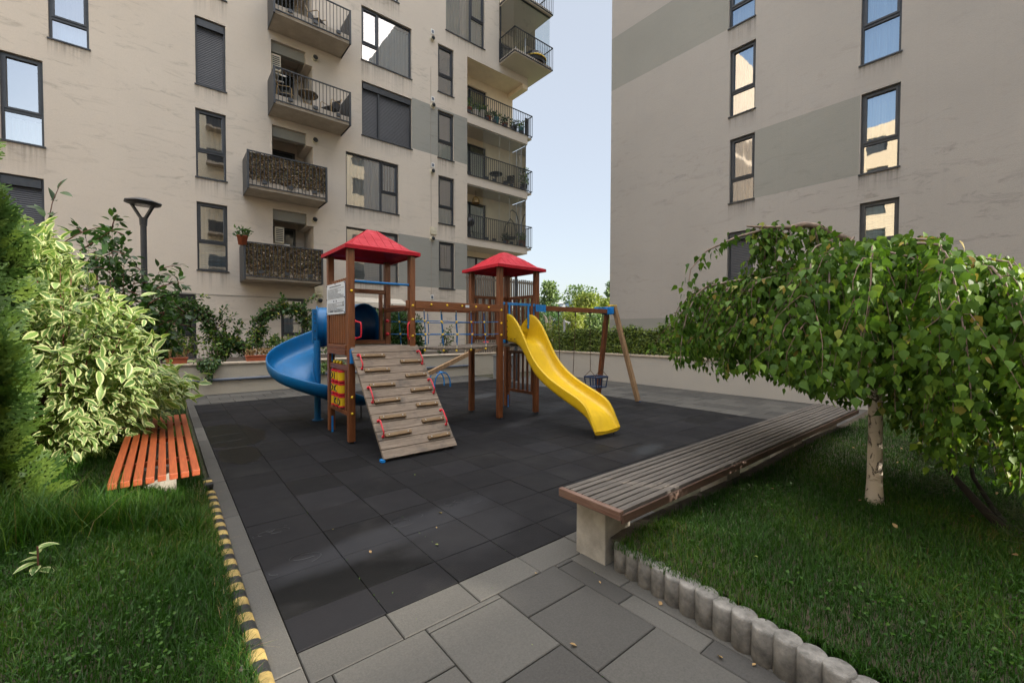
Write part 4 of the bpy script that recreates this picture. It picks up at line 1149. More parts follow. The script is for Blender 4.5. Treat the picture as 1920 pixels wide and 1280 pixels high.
for r_ in range(3):
    for c_ in range(3):
        z = .87-.175*r_; y = 6.37-.155*c_
        m = MB(); m.cyl((X0, y, z-.055), (X0, y, z+.055), .066, 18); m.tube([(X0, y, z+.055), (X0, y, z+.078)], .068, 18, 1); m.tube([(X0, y, z-.078), (X0, y, z-.055)], .068, 18, 1)
        cy = m.build('game_cylinder', [YELLOW, RED], PS)
        k = marks[r_][c_]
        if k:
            q = MB()
            def W_(a, b): return (X0-math.sqrt(max(1e-5, .0675**2-a*a)), y+a, z+b)
            if k == 'O': q.tube([W_(.036*math.cos(t), .043*math.sin(t)) for t in np.linspace(0, 2*math.pi, 20)], .007, 6)
            elif k == 'X':
                for s in (1, -1): q.tube([W_(s*t*.036, t*.045) for t in np.linspace(-1, 1, 7)], .008, 6)
            else: q.tube([W_(0, t*.045) for t in np.linspace(-1, 1, 5)], .008, 6)
            q.build('mark', BLACKINK, cy)
m = MB()
for y in (Y0+PW/2+.01, Y1-PW/2-.02): m.box(X0-.008, y, .42, X0+.008, y+.012, .96); m.box(X0-.008, y, 1.05, X0+.008, y+.012, 1.17)
part(m, 'corner_bracket', BLUEM, bevel=0)
# climbing ramp
A = Vector((1.905, 5.70, 1.30)); B = Vector((1.925, 4.635, .035))
RW = .975
slope = (B-A); RL = slope.length; sd = slope.normalized(); nrm = Vector((0, -sd.z, sd.y)).normalized()
if nrm.z < 0: nrm = -nrm
m = MB(); NPK = 14
for i in range(NPK):
    t0 = RL*i/NPK; t1 = RL*(i+1)/NPK-.006
    c = A+sd*((t0+t1)/2)+Vector((RW/2, 0, 0))-nrm*.014+nrm*random.uniform(-.001, .001)
    M_ = Matrix(((1, sd.x, nrm.x, c.x), (0, sd.y, nrm.y, c.y), (0, sd.z, nrm.z, c.z), (0, 0, 0, 1)))
    m.obox(M_, RW+random.uniform(-.006, .006), t1-t0, .028)
for xx in (.02, RW-.07):
    c = A+sd*(RL/2)+Vector((xx+.025, 0, 0))-nrm*.058
    m.obox(Matrix(((1, sd.x, nrm.x, c.x), (0, sd.y, nrm.y, c.y), (0, sd.z, nrm.z, c.z), (0, 0, 0, 1))), .05, RL-.04, .055)
ramp_o = part(m, 'climbing_ramp', RAMP_W, bevel=.003)
for i in range(1, 13):
    left = i % 2 == 1; t = RL*(i+.55)/NPK; xa = .085 if left else .61; ln = .34 if left else .315
    c = A+sd*t+Vector((xa+ln/2, 0, 0))+nrm*.016
    m = MB(); rr = random.uniform(-.025, .025)
    M_ = Matrix(((1, sd.x, nrm.x, c.x), (0, sd.y, nrm.y, c.y), (0, sd.z, nrm.z, c.z), (0, 0, 0, 1))) @ Matrix.Rotation(rr, 4, 'Z')
    m.obox(M_, ln, .045, .034)
    cl = m.build('foot_cleat', CLEAT_W, ramp_o, bevel=.006)
    b_ = MB(); 
    for s in (-1, 1): b_.ball(tuple(M_ @ Vector((s*ln*.36, 0, .017))), .009)
    b_.build('bolt', CHROME, cl) if False else None
    b_.build('bolt_head', CHROME, ramp_o)
for side, ts in ((0, (.165, .475, .765)), (1, (.145, .445, .745))):
    for t in ts:
        x = A.x+(.062 if side == 0 else RW-.05)
        m = MB(); pts = []
        L_ = .215
        for k in range(9):
            a = math.pi*k/8; pts.append(Vector((x, 0, 0))+Vector((0, A.y, A.z))+sd*(t*RL+L_/2*-math.cos(a))+nrm*(.012+.055*min(1, math.sin(a)*1.5)))
        m.tube(pts, .009, 8)
        for s in (-1, 1): m.ball(tuple(Vector((x, A.y, A.z))+sd*(t*RL+s*L_/2)+nrm*.012), .019)
        m.build('grip', RED, ramp_o)
m = MB(); m.box(A.x-.01, Y0-PW/2-.03, 1.07, A.x+.03, Y0-PW/2+.0, 1.26); m.box(B.x-.03, 4.63, 0.004, B.x+.01, 4.70, .03); part(m, 'ramp_bracket', BLUEM, bevel=0)
# bridge: two beams, rope nets, planks
BX0, BX1 = X1+PW/2, FX0-PW/2
for y, nm in ((Y0-PW/2-.022, 'front'), (Y1-.02, 'rear')):
    m = MB()
    if nm == 'front': m.box(X1-PW/2-.05, y-.0+.045, 1.83, X1+PW/2+.0, y+.06, 1.945); m.box(X1+PW/2, y-.002+.02, 1.825, BX1+.0, y+.065, 1.945)
    else: m.box(X1+.01, y-.05, 1.835, FX0+.05, y-.005, 1.915)
    hb = part(m, 'handrail_beam', W_X)
    if nm == 'front':
        c = MB()
        for t in (.165, .34, .515, .685, .85): c.ball((BX0+(BX1-BX0)*t, y+.018, 1.895), .018)
        c.build('bolt_cap', YEL2, hb); c = MB(); c.box(BX0+(BX1-BX0)*.555, y+.016, 1.875, BX0+(BX1-BX0)*.60, y+.0195, 1.915); c.build('plate', SIGNW, hb)
m = MB(); m.box(X1-PW/2-.04, Y0+.05, 1.795, X1-PW/2+.0, Y1-.05, 1.86); 
part(m, 'inner_rail', W_Y)
def sag(t): return -.035*4*t*(1-t)
m = MB(); npl = 15
for i in range(npl):
    t = (i+.5)/npl; x = BX0+(BX1-BX0)*t; z = DZ-.035+sag(t)
    m.obox(Matrix.Translation((x, (Y0+Y1)/2, z)) @ Matrix.Rotation(random.uniform(-.03, .03), 4, 'Y') @ Matrix.Rotation(-.13*(t-.5), 4, 'Y'), (BX1-BX0)/npl-.008, Y1-Y0-.03, .035)
part(m, 'bridge_deck', DECK_W, bevel=.006)
for y, front in ((Y0+.0, True), (Y1-.04, False)):
    m = MB(); kn = MB(); fe = MB()
    for z in (1.655, 1.455):
        pts = [(BX0+(BX1-BX0)*t, y, z+.25*sag(t)+.004*math.sin(9*t+z*7)) for t in np.linspace(0, 1, 17)]
        m.tube(pts, .0075, 6)
        if not front:
            m.tube([(X0+.0, y, z-.02), (BX0, y, z)], .0075, 6) if False else None
    ts = (.115, .30, .475, .655, .82) if front else (.10, .27, .44, .62, .80)
    for t in ts:
        x = BX0+(BX1-BX0)*t; zb = DZ-.02+sag(t); dx = random.uniform(-.02, .03)
        m.tube([(x-.02, y, 1.835), (x-.012, y, 1.655), (x+.006, y, 1.455), (x+dx, y+(-.01 if front else .01), zb)], .0075, 6)
        for z, ddx in ((1.655, -.012), (1.455, .006)): m.ball((x+ddx, y, z+.25*sag(t)), .019, 1)
        m.cyl((x+dx, y+(-.01 if front else .01), zb), (x+dx, y+(-.01 if front else .01), zb+.045), .0095, 8, 2); m.cyl((x-.02, y, 1.80), (x-.02, y, 1.835), .0095, 8, 2)
        m.ball((x+dx, y, zb-.04), .018, 1)
    rp = part(m, 'rope_net', [ROPE, YEL2, CREAM], bevel=0)
m = MB()
for z in (1.655, 1.455): m.tube([(X1-PW/2-.33, Y1-.02, z+.03), (X1-PW/2-.15, Y1-.03, z+.012), (X1+.02, Y0+.4, z+.01)], .0075, 6) if False else None
for z in (1.66, 1.45):
    m.ball((X1-.02, Y1-.055, z), .03, 0, 10, 6); m.ball((FX0-.02, FY1-.055, z), .026, 0)
part(m, 'rope_anchor', RED, bevel=0)
# far tower
m = MB()
for i in range(7): m.box(FX0-.03, FY0+.02+i*.122, DZ-.035, FX1+.03, FY0+.02+i*.122+.114, DZ)
m.box(FX0+PW/2, FY0-.05, DZ-.05, FX1-PW/2, FY0+.0, DZ-.005)
part(m, 'deck', DECK_W)
def slat_panel(p, q, z0, z1, n, wd=.052, th=.022, nm='guard_panel'):
    m = MB(); p = Vector((*p, 0)); q = Vector((*q, 0)); d = (q-p); L = d.length; d.normalize(); nn = Vector((-d.y, d.x, 0))
    ang = math.atan2(d.y, d.x)
    for z in (z0, z1-.055):
        c = p+d*L/2+Vector((0, 0, z+.0275)); m.obox(Matrix.Translation(c) @ Matrix.Rotation(ang, 4, 'Z'), L, .036, .055)
    for i in range(n):
        c = p+d*(L*(i+.5)/n)-nn*.0+Vector((0, 0, (z0+z1)/2)); m.obox(Matrix.Translation(c) @ Matrix.Rotation(ang, 4, 'Z'), wd, th, z1-z0-.112)
    return part(m, nm, W_Z, bevel=.003)
slat_panel((FX0+PW/2, FY1), (FX1-PW/2, FY1), 1.34, 2.17, 5)
slat_panel((FX1, FY1-PW/2), (FX1, FY0+PW/2), 1.34, 2.17, 6)
slat_panel((FX1-.0, FY1-PW/2), (FX1-.0, FY0+PW/2), .33, 1.13, 6, .045)
m = MB()
m.box(FX0+PW/2, FY0-.02, 1.955, FX1-PW/2, FY0+.005, 2.0)
for x in (4.64, 5.08): m.box(x-.016, FY0-.022, 1.55, x+.016, FY0+.002, 1.955)
m.box(FX1-PW/2-.02, FY0-.01, 1.3, FX1-PW/2-.004, FY0+.012, 1.95); m.box(FX0+PW/2+.004, FY0-.03, 1.30, FX0+.16, FY0-.008, 1.36)
part(m, 'slide_bar', BLUEM, bevel=.004)
for x in (4.565, 5.155):
    m = MB(); m.box(x-.024, FY0-.03, DZ, x+.024, FY0+.02, 2.0); part(m, 'slide_frame_stud', W_Z)
# yellow wave slide
rim = [(5.74,1.79),(5.66,1.785),(5.60,1.765),(5.50,1.69),(5.42,1.61),(5.34,1.50),(5.27,1.39),(5.18,1.25),(5.09,1.11),(4.97,.98),(4.84,.88),(4.70,.79),(4.54,.715),(4.40,.66),(4.27,.61),(4.15,.565),(4.06,.525),(3.98,.475),(3.93,.42),(3.885,.35),(3.845,.27),(3.80,.185),(3.765,.115)]
bed = [(5.74,1.345),(5.66,1.342),(5.58,1.335),(5.48,1.31),(5.40,1.27),(5.31,1.18),(5.22,1.06),(5.13,.94),(5.03,.84),(4.92,.755),(4.79,.68),(4.65,.61),(4.51,.545),(4.37,.49),(4.24,.44),(4.13,.395),(4.03,.35),(3.95,.305),(3.90,.26),(3.86,.21),(3.83,.165),(3.80,.12),(3.775,.085)]
SX0, SX1 = 4.60, 5.11; th = .022
rows = []
for (yr, zr_), (yb, zb) in zip(rim, bed):
    e = Vector((0, yr-yb, zr_-zb)); 
    def pt(x, k): return (x, yb+e.y*k, zb+e.z*k)
    out = []
    out += [pt(SX0-.022, -.06), pt(SX0-.025, .5), pt(SX0-.03, .92), pt(SX0-.03, 1.0), pt(SX0-.012, 1.04 if e.length > .1 else 1.0), pt(SX0+.012, 1.0), pt(SX0+.014, .9), pt(SX0+.02, .3), pt(SX0+.05, .06), pt(SX0+.10, 0)]
    mid = [pt((SX0+SX1)/2, -.01)]
    mir = [(SX0+SX1-q[0], q[1], q[2]) for q in out[::-1]]
    low = [(SX1-.01, yb, zb-.03), ((SX0+SX1)/2, yb, zb-.032), (SX0+.01, yb, zb-.03)]
    rows.append(out+mid+mir+low)
m = MB(); m.grid(rows, close_u=True)
m.poly(rows[0]); m.poly(rows[-1][::-1])
sl_o = m.build('wave_slide', YELLOW, PS, recalc=True)
mod = sl_o.modifiers.new('sub', 'SUBSURF'); mod.levels = 1; mod.render_levels = 1
m = MB()
for x in (SX0+.06, SX1-.03): m.cyl((x, 3.84, 0), (x, 3.84, .12), .010, 8)
m.build('slide_leg', BLACKP, sl_o)
m = MB()
for z in (1.40, 1.50, 1.58, 1.68): m.cyl((SX0-.032, 5.70, z), (SX0-.026, 5.70, z), .010, 8)
for y in (5.60, 5.50): m.cyl((SX0-.032, y, 1.37), (SX0-.026, y, 1.37), .010, 8)
m.build('bolt_head', BLACKP, sl_o)
# blue spiral slide round its own pole
PC = Vector((1.99, 7.58, 0)); 
m = MB(); m.cyl((PC.x, PC.y, 0), (PC.x, PC.y, 1.34), .052, 20); m.cyl((PC.x, PC.y, 0), (PC.x, PC.y, .012), .09, 20)
pole = part(m, 'slide_pole', BLUE, bevel=0)
def spiral_pt(t):
    """centre line: straight out of the tower, round the pole, then straight on; returns point, right-hand (outward) vector, drop"""
    return None
def section(o, outv, z, r_in, r_out, hi_out, hi_in):
    """one U-shaped cross-section from the inner lip to the outer lip, and back under it"""
    c = (r_in+r_out)/2; hw = (r_out-r_in)/2
    up = []
    up.append((r_in+.012, z+hi_in)); up.append((r_in+.02, z+hi_in-.05))
    for k in range(1, 8):
        a = math.pi*k/8; up.append((c-hw*.93*math.cos(a), z+.13-.13*math.sin(a)**.7))
    up.append((r_out-.02, z+hi_out*.55)); up.append((r_out-.012, z+hi_out-.02)); up.append((r_out, z+hi_out+.012)); up.append((r_out+.022, z+hi_out)); up.append((r_out+.012, z+hi_out*.5))
    for k in range(7, 0, -1):
        a = math.pi*k/8; up.append((c-(hw+.02)*.95*math.cos(a), z+.12-.155*math.sin(a)**.7))
    up.append((r_in-.012, z+hi_in-.04)); up.append((r_in-.004, z+hi_in+.01))
    return [(o.x+outv.x*r, o.y+outv.y*r, zz) for r, zz in up]
rows = []
NA = 40
for k in range(NA+1):
    a = R(74)+(R(285)-R(74))*k/NA; f = k/NA
    z = 1.18-.80*f**.93
    rows.append(section(PC, Vector((math.cos(a), math.sin(a), 0)), z, .06, .735, .37-.13*min(1, f*1.6)-.03*f, .10))
a = R(285); ov = Vector((math.cos(a), math.sin(a), 0)); hd = Vector((-math.sin(a), math.cos(a), 0))
for k in range(1, 9):
    f = k/8; o = PC+hd*(.62*f); z = .38-.14*min(1, f*1.2)+.02*max(0, f-.8)
    rows.append(section(o, ov, z, .06+.06*f, .70-.05*f, .21-.10*f, .10))
m = MB(); m.grid(rows, close_u=True); m.poly(rows[0]); m.poly(rows[-1][::-1])
sp = m.build('spiral_slide', BLUE, PS, recalc=True)
mod = sp.modifiers.new('sub', 'SUBSURF'); mod.levels = 1; mod.render_levels = 1
m = MB(); e = PC+hd*.56+ov*.4
m.cyl((e.x, e.y, 0), (e.x, e.y, .22), .012, 8); m.build('slide_leg', BLACKP, sp)
# hood: an arched tunnel that leaves the tower and bends towards the pole
rows = []
cxh = (2.24+2.66)/2
def hood_row(o, outv, r_in, r_out, z0, ztop):
    c = (r_in+r_out)/2; hw = (r_out-r_in)/2; pts = [(r_in, z0)]
    for k in range(0, 13):
        a = math.pi*k/12; pts.append((c-hw*math.cos(a), z0+.28+(ztop-z0-.28)*math.sin(a)))
    pts.append((r_out, z0))
    return [(o.x+outv.x*r, o.y+outv.y*r, zz) for r, zz in pts]
for k in range(4):
    y = Y1+.04+(7.2-Y1-.04)*k/3
    rows.append(hood_row(Vector((PC.x, y, 0)), Vector((1, 0, 0)), .215, .70, 1.33, 1.93))
for k in range(1, 11):
    a = R(0)+R(74)*k/10
    yc = 7.2+(PC.y-7.2)*min(1, k/4)
    rows.append(hood_row(Vector((PC.x, yc, 0)), Vector((math.cos(a), math.sin(a), 0)), .215-.155*k/10, .70+.035*k/10, 1.33-.13*k/10, 1.93-.03*k/10))
m = MB(); m.grid(rows)
# floor of the hood
m.grid([[r[0], r[-1]] for r in rows])
hd_o = m.build('slide_hood', BLUE, PS, recalc=True)
so = hd_o.modifiers.new('solid', 'SOLIDIFY'); so.thickness = .012; so.offset = 0
a = R(75); ov2 = Vector((math.cos(a), math.sin(a), 0)); m = MB()
for k in range(13):
    pass
ring = hood_row(PC, ov2, .04, .76, 1.18, 1.92)
m.tube(ring, .016, 6)
fl = part(m, 'hood_flange', BLUE, bevel=0)
m = MB(); tq = Vector((-ov2.y, ov2.x, 0))
p0 = PC+ov2*.02
m.box(p0.x-.075, p0.y-.03, 1.30, p0.x-.06+.055, p0.y+.03, 1.86); part(m, 'flange_plate', BLUE, bevel=.006)
m = MB()
for z in (1.36, 1.50, 1.63, 1.70, 1.78): m.ball((p0.x-.04, p0.y-.032, z), .011)
m.build('bolt_head', BLACKP, fl)
# swing beam and A-frame
SY = 5.75
m = MB(); m.box(FX1+PW/2+.01, SY-.04, 1.885, 7.40, SY+.04, 1.975); part(m, 'swing_beam', W_X)
m = MB(); m.box(FX1+PW/2-.09, SY-.052, 1.86, FX1+PW/2+.16, SY-.042, 1.99)
for (x, z) in ((5.28, 1.95), (5.28, 1.90), (5.42, 1.90), (5.42, 1.95)): m.ball((x, SY-.054, z), .009)
part(m, 'beam_bracket', BLUEM, bevel=0)
m = MB(); m.box(7.30, SY-.055, 1.87, 7.56, SY-.045, 2.0); m.box(7.30, SY+.045, 1.87, 7.56, SY+.055, 2.02); m.box(7.40, SY-.11, 1.88, 7.44, SY+.16, 2.03); m.box(7.12, SY+.06, 1.93, 7.44, SY+.17, 2.02)
hb = part(m, 'apex_bracket', BLUEM, bevel=.003)
m = MB()
for z in (1.99, 1.91): m.ball((7.50, SY-.056, z), .016)
m.build('bolt_cap', RED, hb)
m = MB(); m.beam((7.50, SY-.06, 2.05), (7.83, 5.29, .02), .088, .088, (1, 0, 0)); lg = part(m, 'swing_leg', LIGHT_W, bevel=.006)
m = MB(); m.beam((7.885, 5.285, .0), (7.83, 5.36, .30), .02, .03, (1, 0, 0)); m.build('metal_foot', BLUEM, lg)
m = MB(); m.beam((7.46, SY+.08, 2.04), (7.72, 6.28, .02), .088, .088, (1, 0, 0)); lg = part(m, 'swing_leg', W_Z, bevel=.006)
m = MB(); m.box(7.40, SY-.10, 2.045, 7.56, SY+.02, 2.07); part(m, 'leg_cap', YEL2, bevel=.004)

# ------------------------------------------------------------ swings hang from the beam
def chain(m, p, q, link=.034):
    p = Vector(p); q = Vector(q); d = q-p; n = max(2, int(d.length/link)); 
    for i in range(n):
        a = p+d*(i/n); b = p+d*((i+1.25)/n) if i < n-1 else q
        m.beam(a, b, .011 if i % 2 else .006, .006 if i % 2 else .011)
def hanger(m, x):
    m.box(x-.035, SY-.03, 1.875, x+.035, SY+.03, 1.886); m.cyl((x, SY, 1.885), (x, SY, 1.80), .012, 8)
SW = thing('swing', 'flat red swing seat hanging on rusty chains behind the yellow slide', 'swing', (6.1, SY, 0))
m = MB(); hanger(m, 5.87); hanger(m, 6.35); m.build('hanger', BLACKP, SW)
m = MB(); m.box(5.87, SY-.085, .285, 6.33, SY+.085, .315); m.build('seat', RED, SW, bevel=.012)
for x in (5.87, 6.35):
    m = MB(); xe = 5.93 if x < 6 else 6.28
    chain(m, (x, SY, 1.80), (xe, SY, .46)); chain(m, (xe, SY, .46), (xe-.0, SY-.07, .315)); chain(m, (xe, SY, .46), (xe, SY+.07, .315)); m.build('chain', CHAIN, SW)
BS = thing('swing', 'dark blue baby swing cradle hanging on chains beside the swing leg', 'swing', (7.0, SY, 0))
m = MB(); hanger(m, 6.79); hanger(m, 7.20); m.build('hanger', BLACKP, BS)
m = MB(); cx = 6.995; zs = .33
m.box(cx-.15, SY-.14, zs, cx+.15, SY+.14, zs+.025)
for z in (zs+.225,):
    for (a, b) in (((cx-.18, SY-.16), (cx+.18, SY-.16)), ((cx+.18, SY-.16), (cx+.18, SY+.16)), ((cx+.18, SY+.16), (cx-.18, SY+.16)), ((cx-.18, SY+.16), (cx-.18, SY-.16))):
        m.beam((*a, z), (*b, z), .04, .035)
for (x, y) in ((-.18, -.16), (.18, -.16), (.18, .16), (-.18, .16), (0, -.16), (0, .16), (-.09, -.16), (.09, .16)): m.beam((cx+x*.85, SY+y*.85, zs), (cx+x, SY+y, zs+.225), .028, .022)
m.build('cradle_seat', DKBLUE, BS, bevel=.004)
for x in (6.79, 7.20):
    m = MB(); xe = cx+(-.18 if x < 7 else .18); chain(m, (x, SY, 1.80), (xe, SY, .70)); chain(m, (xe, SY, .70), (xe, SY-.15, .57)); chain(m, (xe, SY, .70), (xe, SY+.15, .57)); m.build('chain', CHAIN, BS)
# seesaw behind the bridge
SS = thing('seesaw', 'wooden seesaw with red seat end and blue hoop handles', 'seesaw', (5.6, 10.0, 0))
p0 = Vector((5.05, 9.75, .34)); p1 = Vector((7.15, 9.9, 1.10))
m = MB(); m.beam(p0, p1, .09, .115); bm_ = m.build('beam', LIGHT_W, SS, bevel=.008)
d = (p1-p0).normalized()
m = MB(); q = p1-d*.12; m.beam(q-d*.16+Vector((0, 0, .085)), q+d*.16+Vector((0, 0, .085)), .2, .035); m.build('seat', RED, SS, bevel=.01)
m = MB(); q = p1-d*.46; m.tube([q+Vector((0, -.14, .05)), q+Vector((0, -.10, .19)), q+Vector((0, .10, .19)), q+Vector((0, .14, .05))], .011, 8); m.build('handle', CHROME, SS)
for (yy, dx) in ((9.95, 0), (10.27, 0)):
    m = MB(); m.tube([(5.52-.0+.24*(1-math.cos(a)), yy, .40*math.sin(a)**.75 if 0 < a < math.pi else 0.0) for a in np.linspace(0, math.pi, 15)], .019, 10); m.build('hoop', BLUEM, SS)
m = MB(); m.cyl((5.62, 9.95, .39), (5.62, 10.27, .39), .012, 8); m.cyl((5.76, 9.8, .40), (5.76, 10.3, .40), .02, 10); m.build('axle', BLUEM, SS)
# ------------------------------------------------------------ walls, benches, edging, lamps
PL = thing('planter_wall', 'long low plastered planter wall with pale capstone before the left building', 'wall', (4, 12.3, 0))
m = MB(); m.box(-7, 12.12, -.05, 10.95, 12.34, .70); m.build('wall', PLANT_W, PL)
m = MB(); x = -7.0
while x < 10.95:
    x2 = min(x+.93, 10.98); m.box(x+.002, 12.075, .701, x2-.002, 12.38, .745); x = x2
m.build('capstone', CAPSTONE, PL, bevel=.006)
m = MB(); m.box(-7, 12.34, .3, 10.9, 16.75, .62); m.build('planting_soil', SOIL, PL)
m = MB(); m.box(10.96, 12.05, -.05, 11.25, 12.42, .86); m.build('end_pier', CAPSTONE, PL, bevel=.01)
pp = MB(); pp.tube([(-6, 12.085, .335), (2.3, 12.085, .345), (5.0, 12.085, .335), (8.0, 12.085, .34)], .034, 10)
for x in np.arange(-5, 8, 1.6): pp.tube([(x, 12.085, .34), (x+.03, 12.085, .34)], .043, 10)
tag(pp.build('drain_pipe', PIPE), 'blue grey drain pipe running along the planter wall', 'pipe')
RWL = thing('boundary_wall', 'low cream boundary wall with pale cap on the right of the yard', 'wall', (10.6, 4, 0))
m = MB(); m.box(10.5, .9, -.05, 10.70, 10.49, .80); m.build('wall', stucco('boundary_wall_plaster', (.42,.39,.345), .25), RWL)
m = MB(); y = .9
while y < 10.48:
    y2 = min(y+1.1, 10.5); m.box(10.465, y+.002, .801, 10.735, y2-.002, .845); y = y2
m.build('capstone', CAPSTONE, RWL, bevel=.006)
m = MB(); m.box(10.705, .9, .0, 13.9, 10.4, .62); struct(m.build('terrace', SOIL))
# artificial hedge panels above the right wall: a backing net and many plastic leaves
tv, tf, uv = leaf_tmpl(2, 3, .62)
hp = [(10.45, 9.62, 1.50), (9.60, 8.62, 1.60), (8.60, 8.02, 1.56), (8.0, 7.22, 1.64), (7.20, 6.55, 1.56), (6.53, 5.3, 1.70), (5.28, 4.2, 1.70), (4.18, 3.1, 1.66), (3.08, 2.0, 1.70), (1.98, 1.0, 1.70)]
plc = ['at the far open end of the wall', 'second from the far end', 'narrow one left of the swing leg', 'right behind the swing leg', 'low one right of the swing leg', 'tall one under the bare gable', 'at the left edge of the birch crown', 'half hidden behind the birch leaves', 'behind the birch crown', 'nearest the right edge of the photo']
for i, (ya, yb, zt) in enumerate(hp):
    h_ = thing('hedge_panel', 'green leafy screen panel on the boundary wall, '+plc[i], 'hedge screen', (10.6, (ya+yb)/2, .85), 'artificial hedge panels on the boundary wall')
    m = MB(); m.box(10.60, yb, .86, 10.62, ya, zt-.03); m.build('backing_net', simple('dark_hedge_net', (.025,.035,.012), .9), h_)
    n = int((ya-yb)*(zt-.85)*1500)
    pos = np.stack([10.565+RNG.normal(0, .018, n), RNG.uniform(yb, ya, n), RNG.uniform(.87, zt, n)], 1)
    row = np.round((pos[:, 2]-.87)/.07)*.07+.87; pos[:, 2] = row+RNG.normal(0, .012, n)
    yd = np.stack([RNG.normal(-.55, .3, n), RNG.normal(0, .7, n), RNG.normal(-.1, .45, n)], 1); zd = np.stack([-np.ones(n), RNG.normal(0, .5, n), RNG.normal(.5, .4, n)], 1)
    scatter('leaf_cover', tv, tf, pos, yd, zd, RNG.uniform(.055, .085, n), L_SCREEN, h_, uv)
# slatted wooden screen on the terrace, right end of the planter
FN = thing('slat_fence', 'tall grey slatted wooden screen on the planter behind the far tower', 'fence', (9.6, 12.3, .745))
m = MB(); x = 8.0; k = 0
while x < 11.1:
    m.box(x, 12.20, .76, x+.055+random.uniform(-.004, .004), 12.225, 3.44+random.uniform(-.015, .015)); x += .098; k += 1
m.build('slat_panel', FENCE_W, FN)
m = MB()
for z in (1.0, 2.2, 3.3): m.box(8.0, 12.226, z, 11.15, 12.26, z+.07)
m.build('rail', FENCE_W, FN)
m = MB(); m.box(8.0, 12.30, .76, 11.1, 12.31, 1.85); m.build('cream_panel', simple('cream_board', (.55,.47,.35), .8), FN)
CB = thing('metal_cabinet', 'plain grey metal utility cabinet behind the far tower', 'cabinet', (8.4, 10.55, 0))
m = MB(); m.box(8.05, 10.35, 0, 8.85, 10.75, .72); m.build('body', simple('cabinet_grey', (.16,.17,.18), .5), CB, bevel=.01)
m = MB(); m.box(8.02, 10.32, .721, 8.88, 10.78, .75); m.build('lid', simple('cabinet_lid', (.14,.15,.16), .5), CB, bevel=.006)
m = MB(); m.box(8.40, 10.343, .05, 8.405, 10.349, .68); m.box(8.46, 10.335, .36, 8.48, 10.348, .46); m.build('handle', ANTHR, CB)

# lamps
def lamp(x, y, h, label, rot):
    t = thing('street_lamp', label, 'street lamp', (x, y, 0), 'anthracite yard lamps')
    m = MB(); m.tube([(x, y, 0), (x, y, .012)], .11, 16); m.tube([(x, y, .01), (x, y, h-.46)], [.050, .044], 16); m.tube([(x, y, h-.46), (x, y, h-.32)], [.052, .060], 16)
    m.build('pole', ANTHR, t)
    c, s = math.cos(rot), math.sin(rot)
    for sg_ in (-1, 1):
        a = MB(); a.beam((x+c*.03*sg_, y+s*.03*sg_, h-.345), (x+c*.20*sg_, y+s*.20*sg_, h-.085), .05, .03, (0, 0, 1)); a.build('arm', ANTHR, t)
    m = MB(); rows = []
    for (r, dz) in ((.14, -.10), (.23, -.088), (.275, -.065), (.262, -.048), (.165, -.012), (.06, 0), (0, 0)):
        rows.append([(x+r*math.cos(2*math.pi*(k+.5)/8+rot), y+r*math.sin(2*math.pi*(k+.5)/8+rot), h+dz) for k in range(8)])
    m.grid(rows, sm=False, close_u=True); m.poly(rows[0]); m.build('lamp_head', ANTHR, t, bevel=.004)
    g = MB(); g.tube([(x, y, h-.108), (x, y, h-.101)], .13, 20); g.build('lens', simple('lamp_lens', (.25,.25,.25), .25, var=.4, scale=30), t)
lamp(-.25, 9.95, 3.80, 'dark yard lamp on a tall pole behind the variegated bush', R(-40))
lamp(8.23, 9.85, 3.68, 'dark yard lamp whose pole stands behind the far tower', R(-40))

# long grey bench on concrete feet
GB = thing('bench', 'long weathered grey slatted bench on concrete blocks along the right lawn', 'bench', (4.7, 1.74, 0))
BZ = .455; bx0, bx1 = 2.03, 7.42; by0, by1 = 1.49, 1.975
ns = 9; wd = (by1-by0)/ns
for i in range(ns):
    m = MB(); y = by0+wd*i
    x = bx0+.042
    m.box(x, y+.005, BZ-.04, bx1, y+wd-.006, BZ+random.uniform(-.0025, .0025)); m.build('slat', GREY_W, GB, bevel=.004)
m = MB(); m.box(bx0, by0-.005, BZ-.055, bx0+.038, by1+.005, BZ+.002); m.build('end_board', wood('worn_end_board', (.09,.035,.018), (.20,.13,.10), (40, 2, 40), .6), GB, bevel=.006)
m = MB(); m.box(bx0+.02, by0-.012, BZ-.075, bx1, by0+.004, BZ-.022); m.build('side_board', REDBR_W, GB, bevel=.004)
for x in (2.17, 3.9, 5.6, 7.05):
    m = MB(); m.box(x, 1.70, -.03, x+.27, 1.945, BZ-.085); m.build('foot_block', CONC, GB, bevel=.006)
    m = MB(); m.box(x+.08, by0+.02, BZ-.084, x+.13, by1+.03, BZ-.042); m.build('bearer', ANTHR, GB)
# orange bench
OBN = thing('bench', 'bright orange slatted bench half sunlit beside the variegated bush', 'bench', (-.04, 5.4, 0))
ns = 8; x0, x1 = -.33, .215; wd = (x1-x0)/ns
for i in range(ns):
    m = MB(); m.box(x0+wd*i+.009, 4.08+random.uniform(-.006, .006), .375, x0+wd*(i+1)-.009, 6.93, .42); m.build('slat', ORANGE_W, OBN, bevel=.005)
for y in (4.75, 5.7, 6.6):
    m = MB(); m.box(x0+.03, y, .335, x1-.03, y+.05, .374); m.build('bearer', ORANGE_W, OBN)
    m = MB(); m.box(-.19, y-.07, -.02, .07, y+.12, .334); m.build('foot_block', CONC, OBN, bevel=.006)
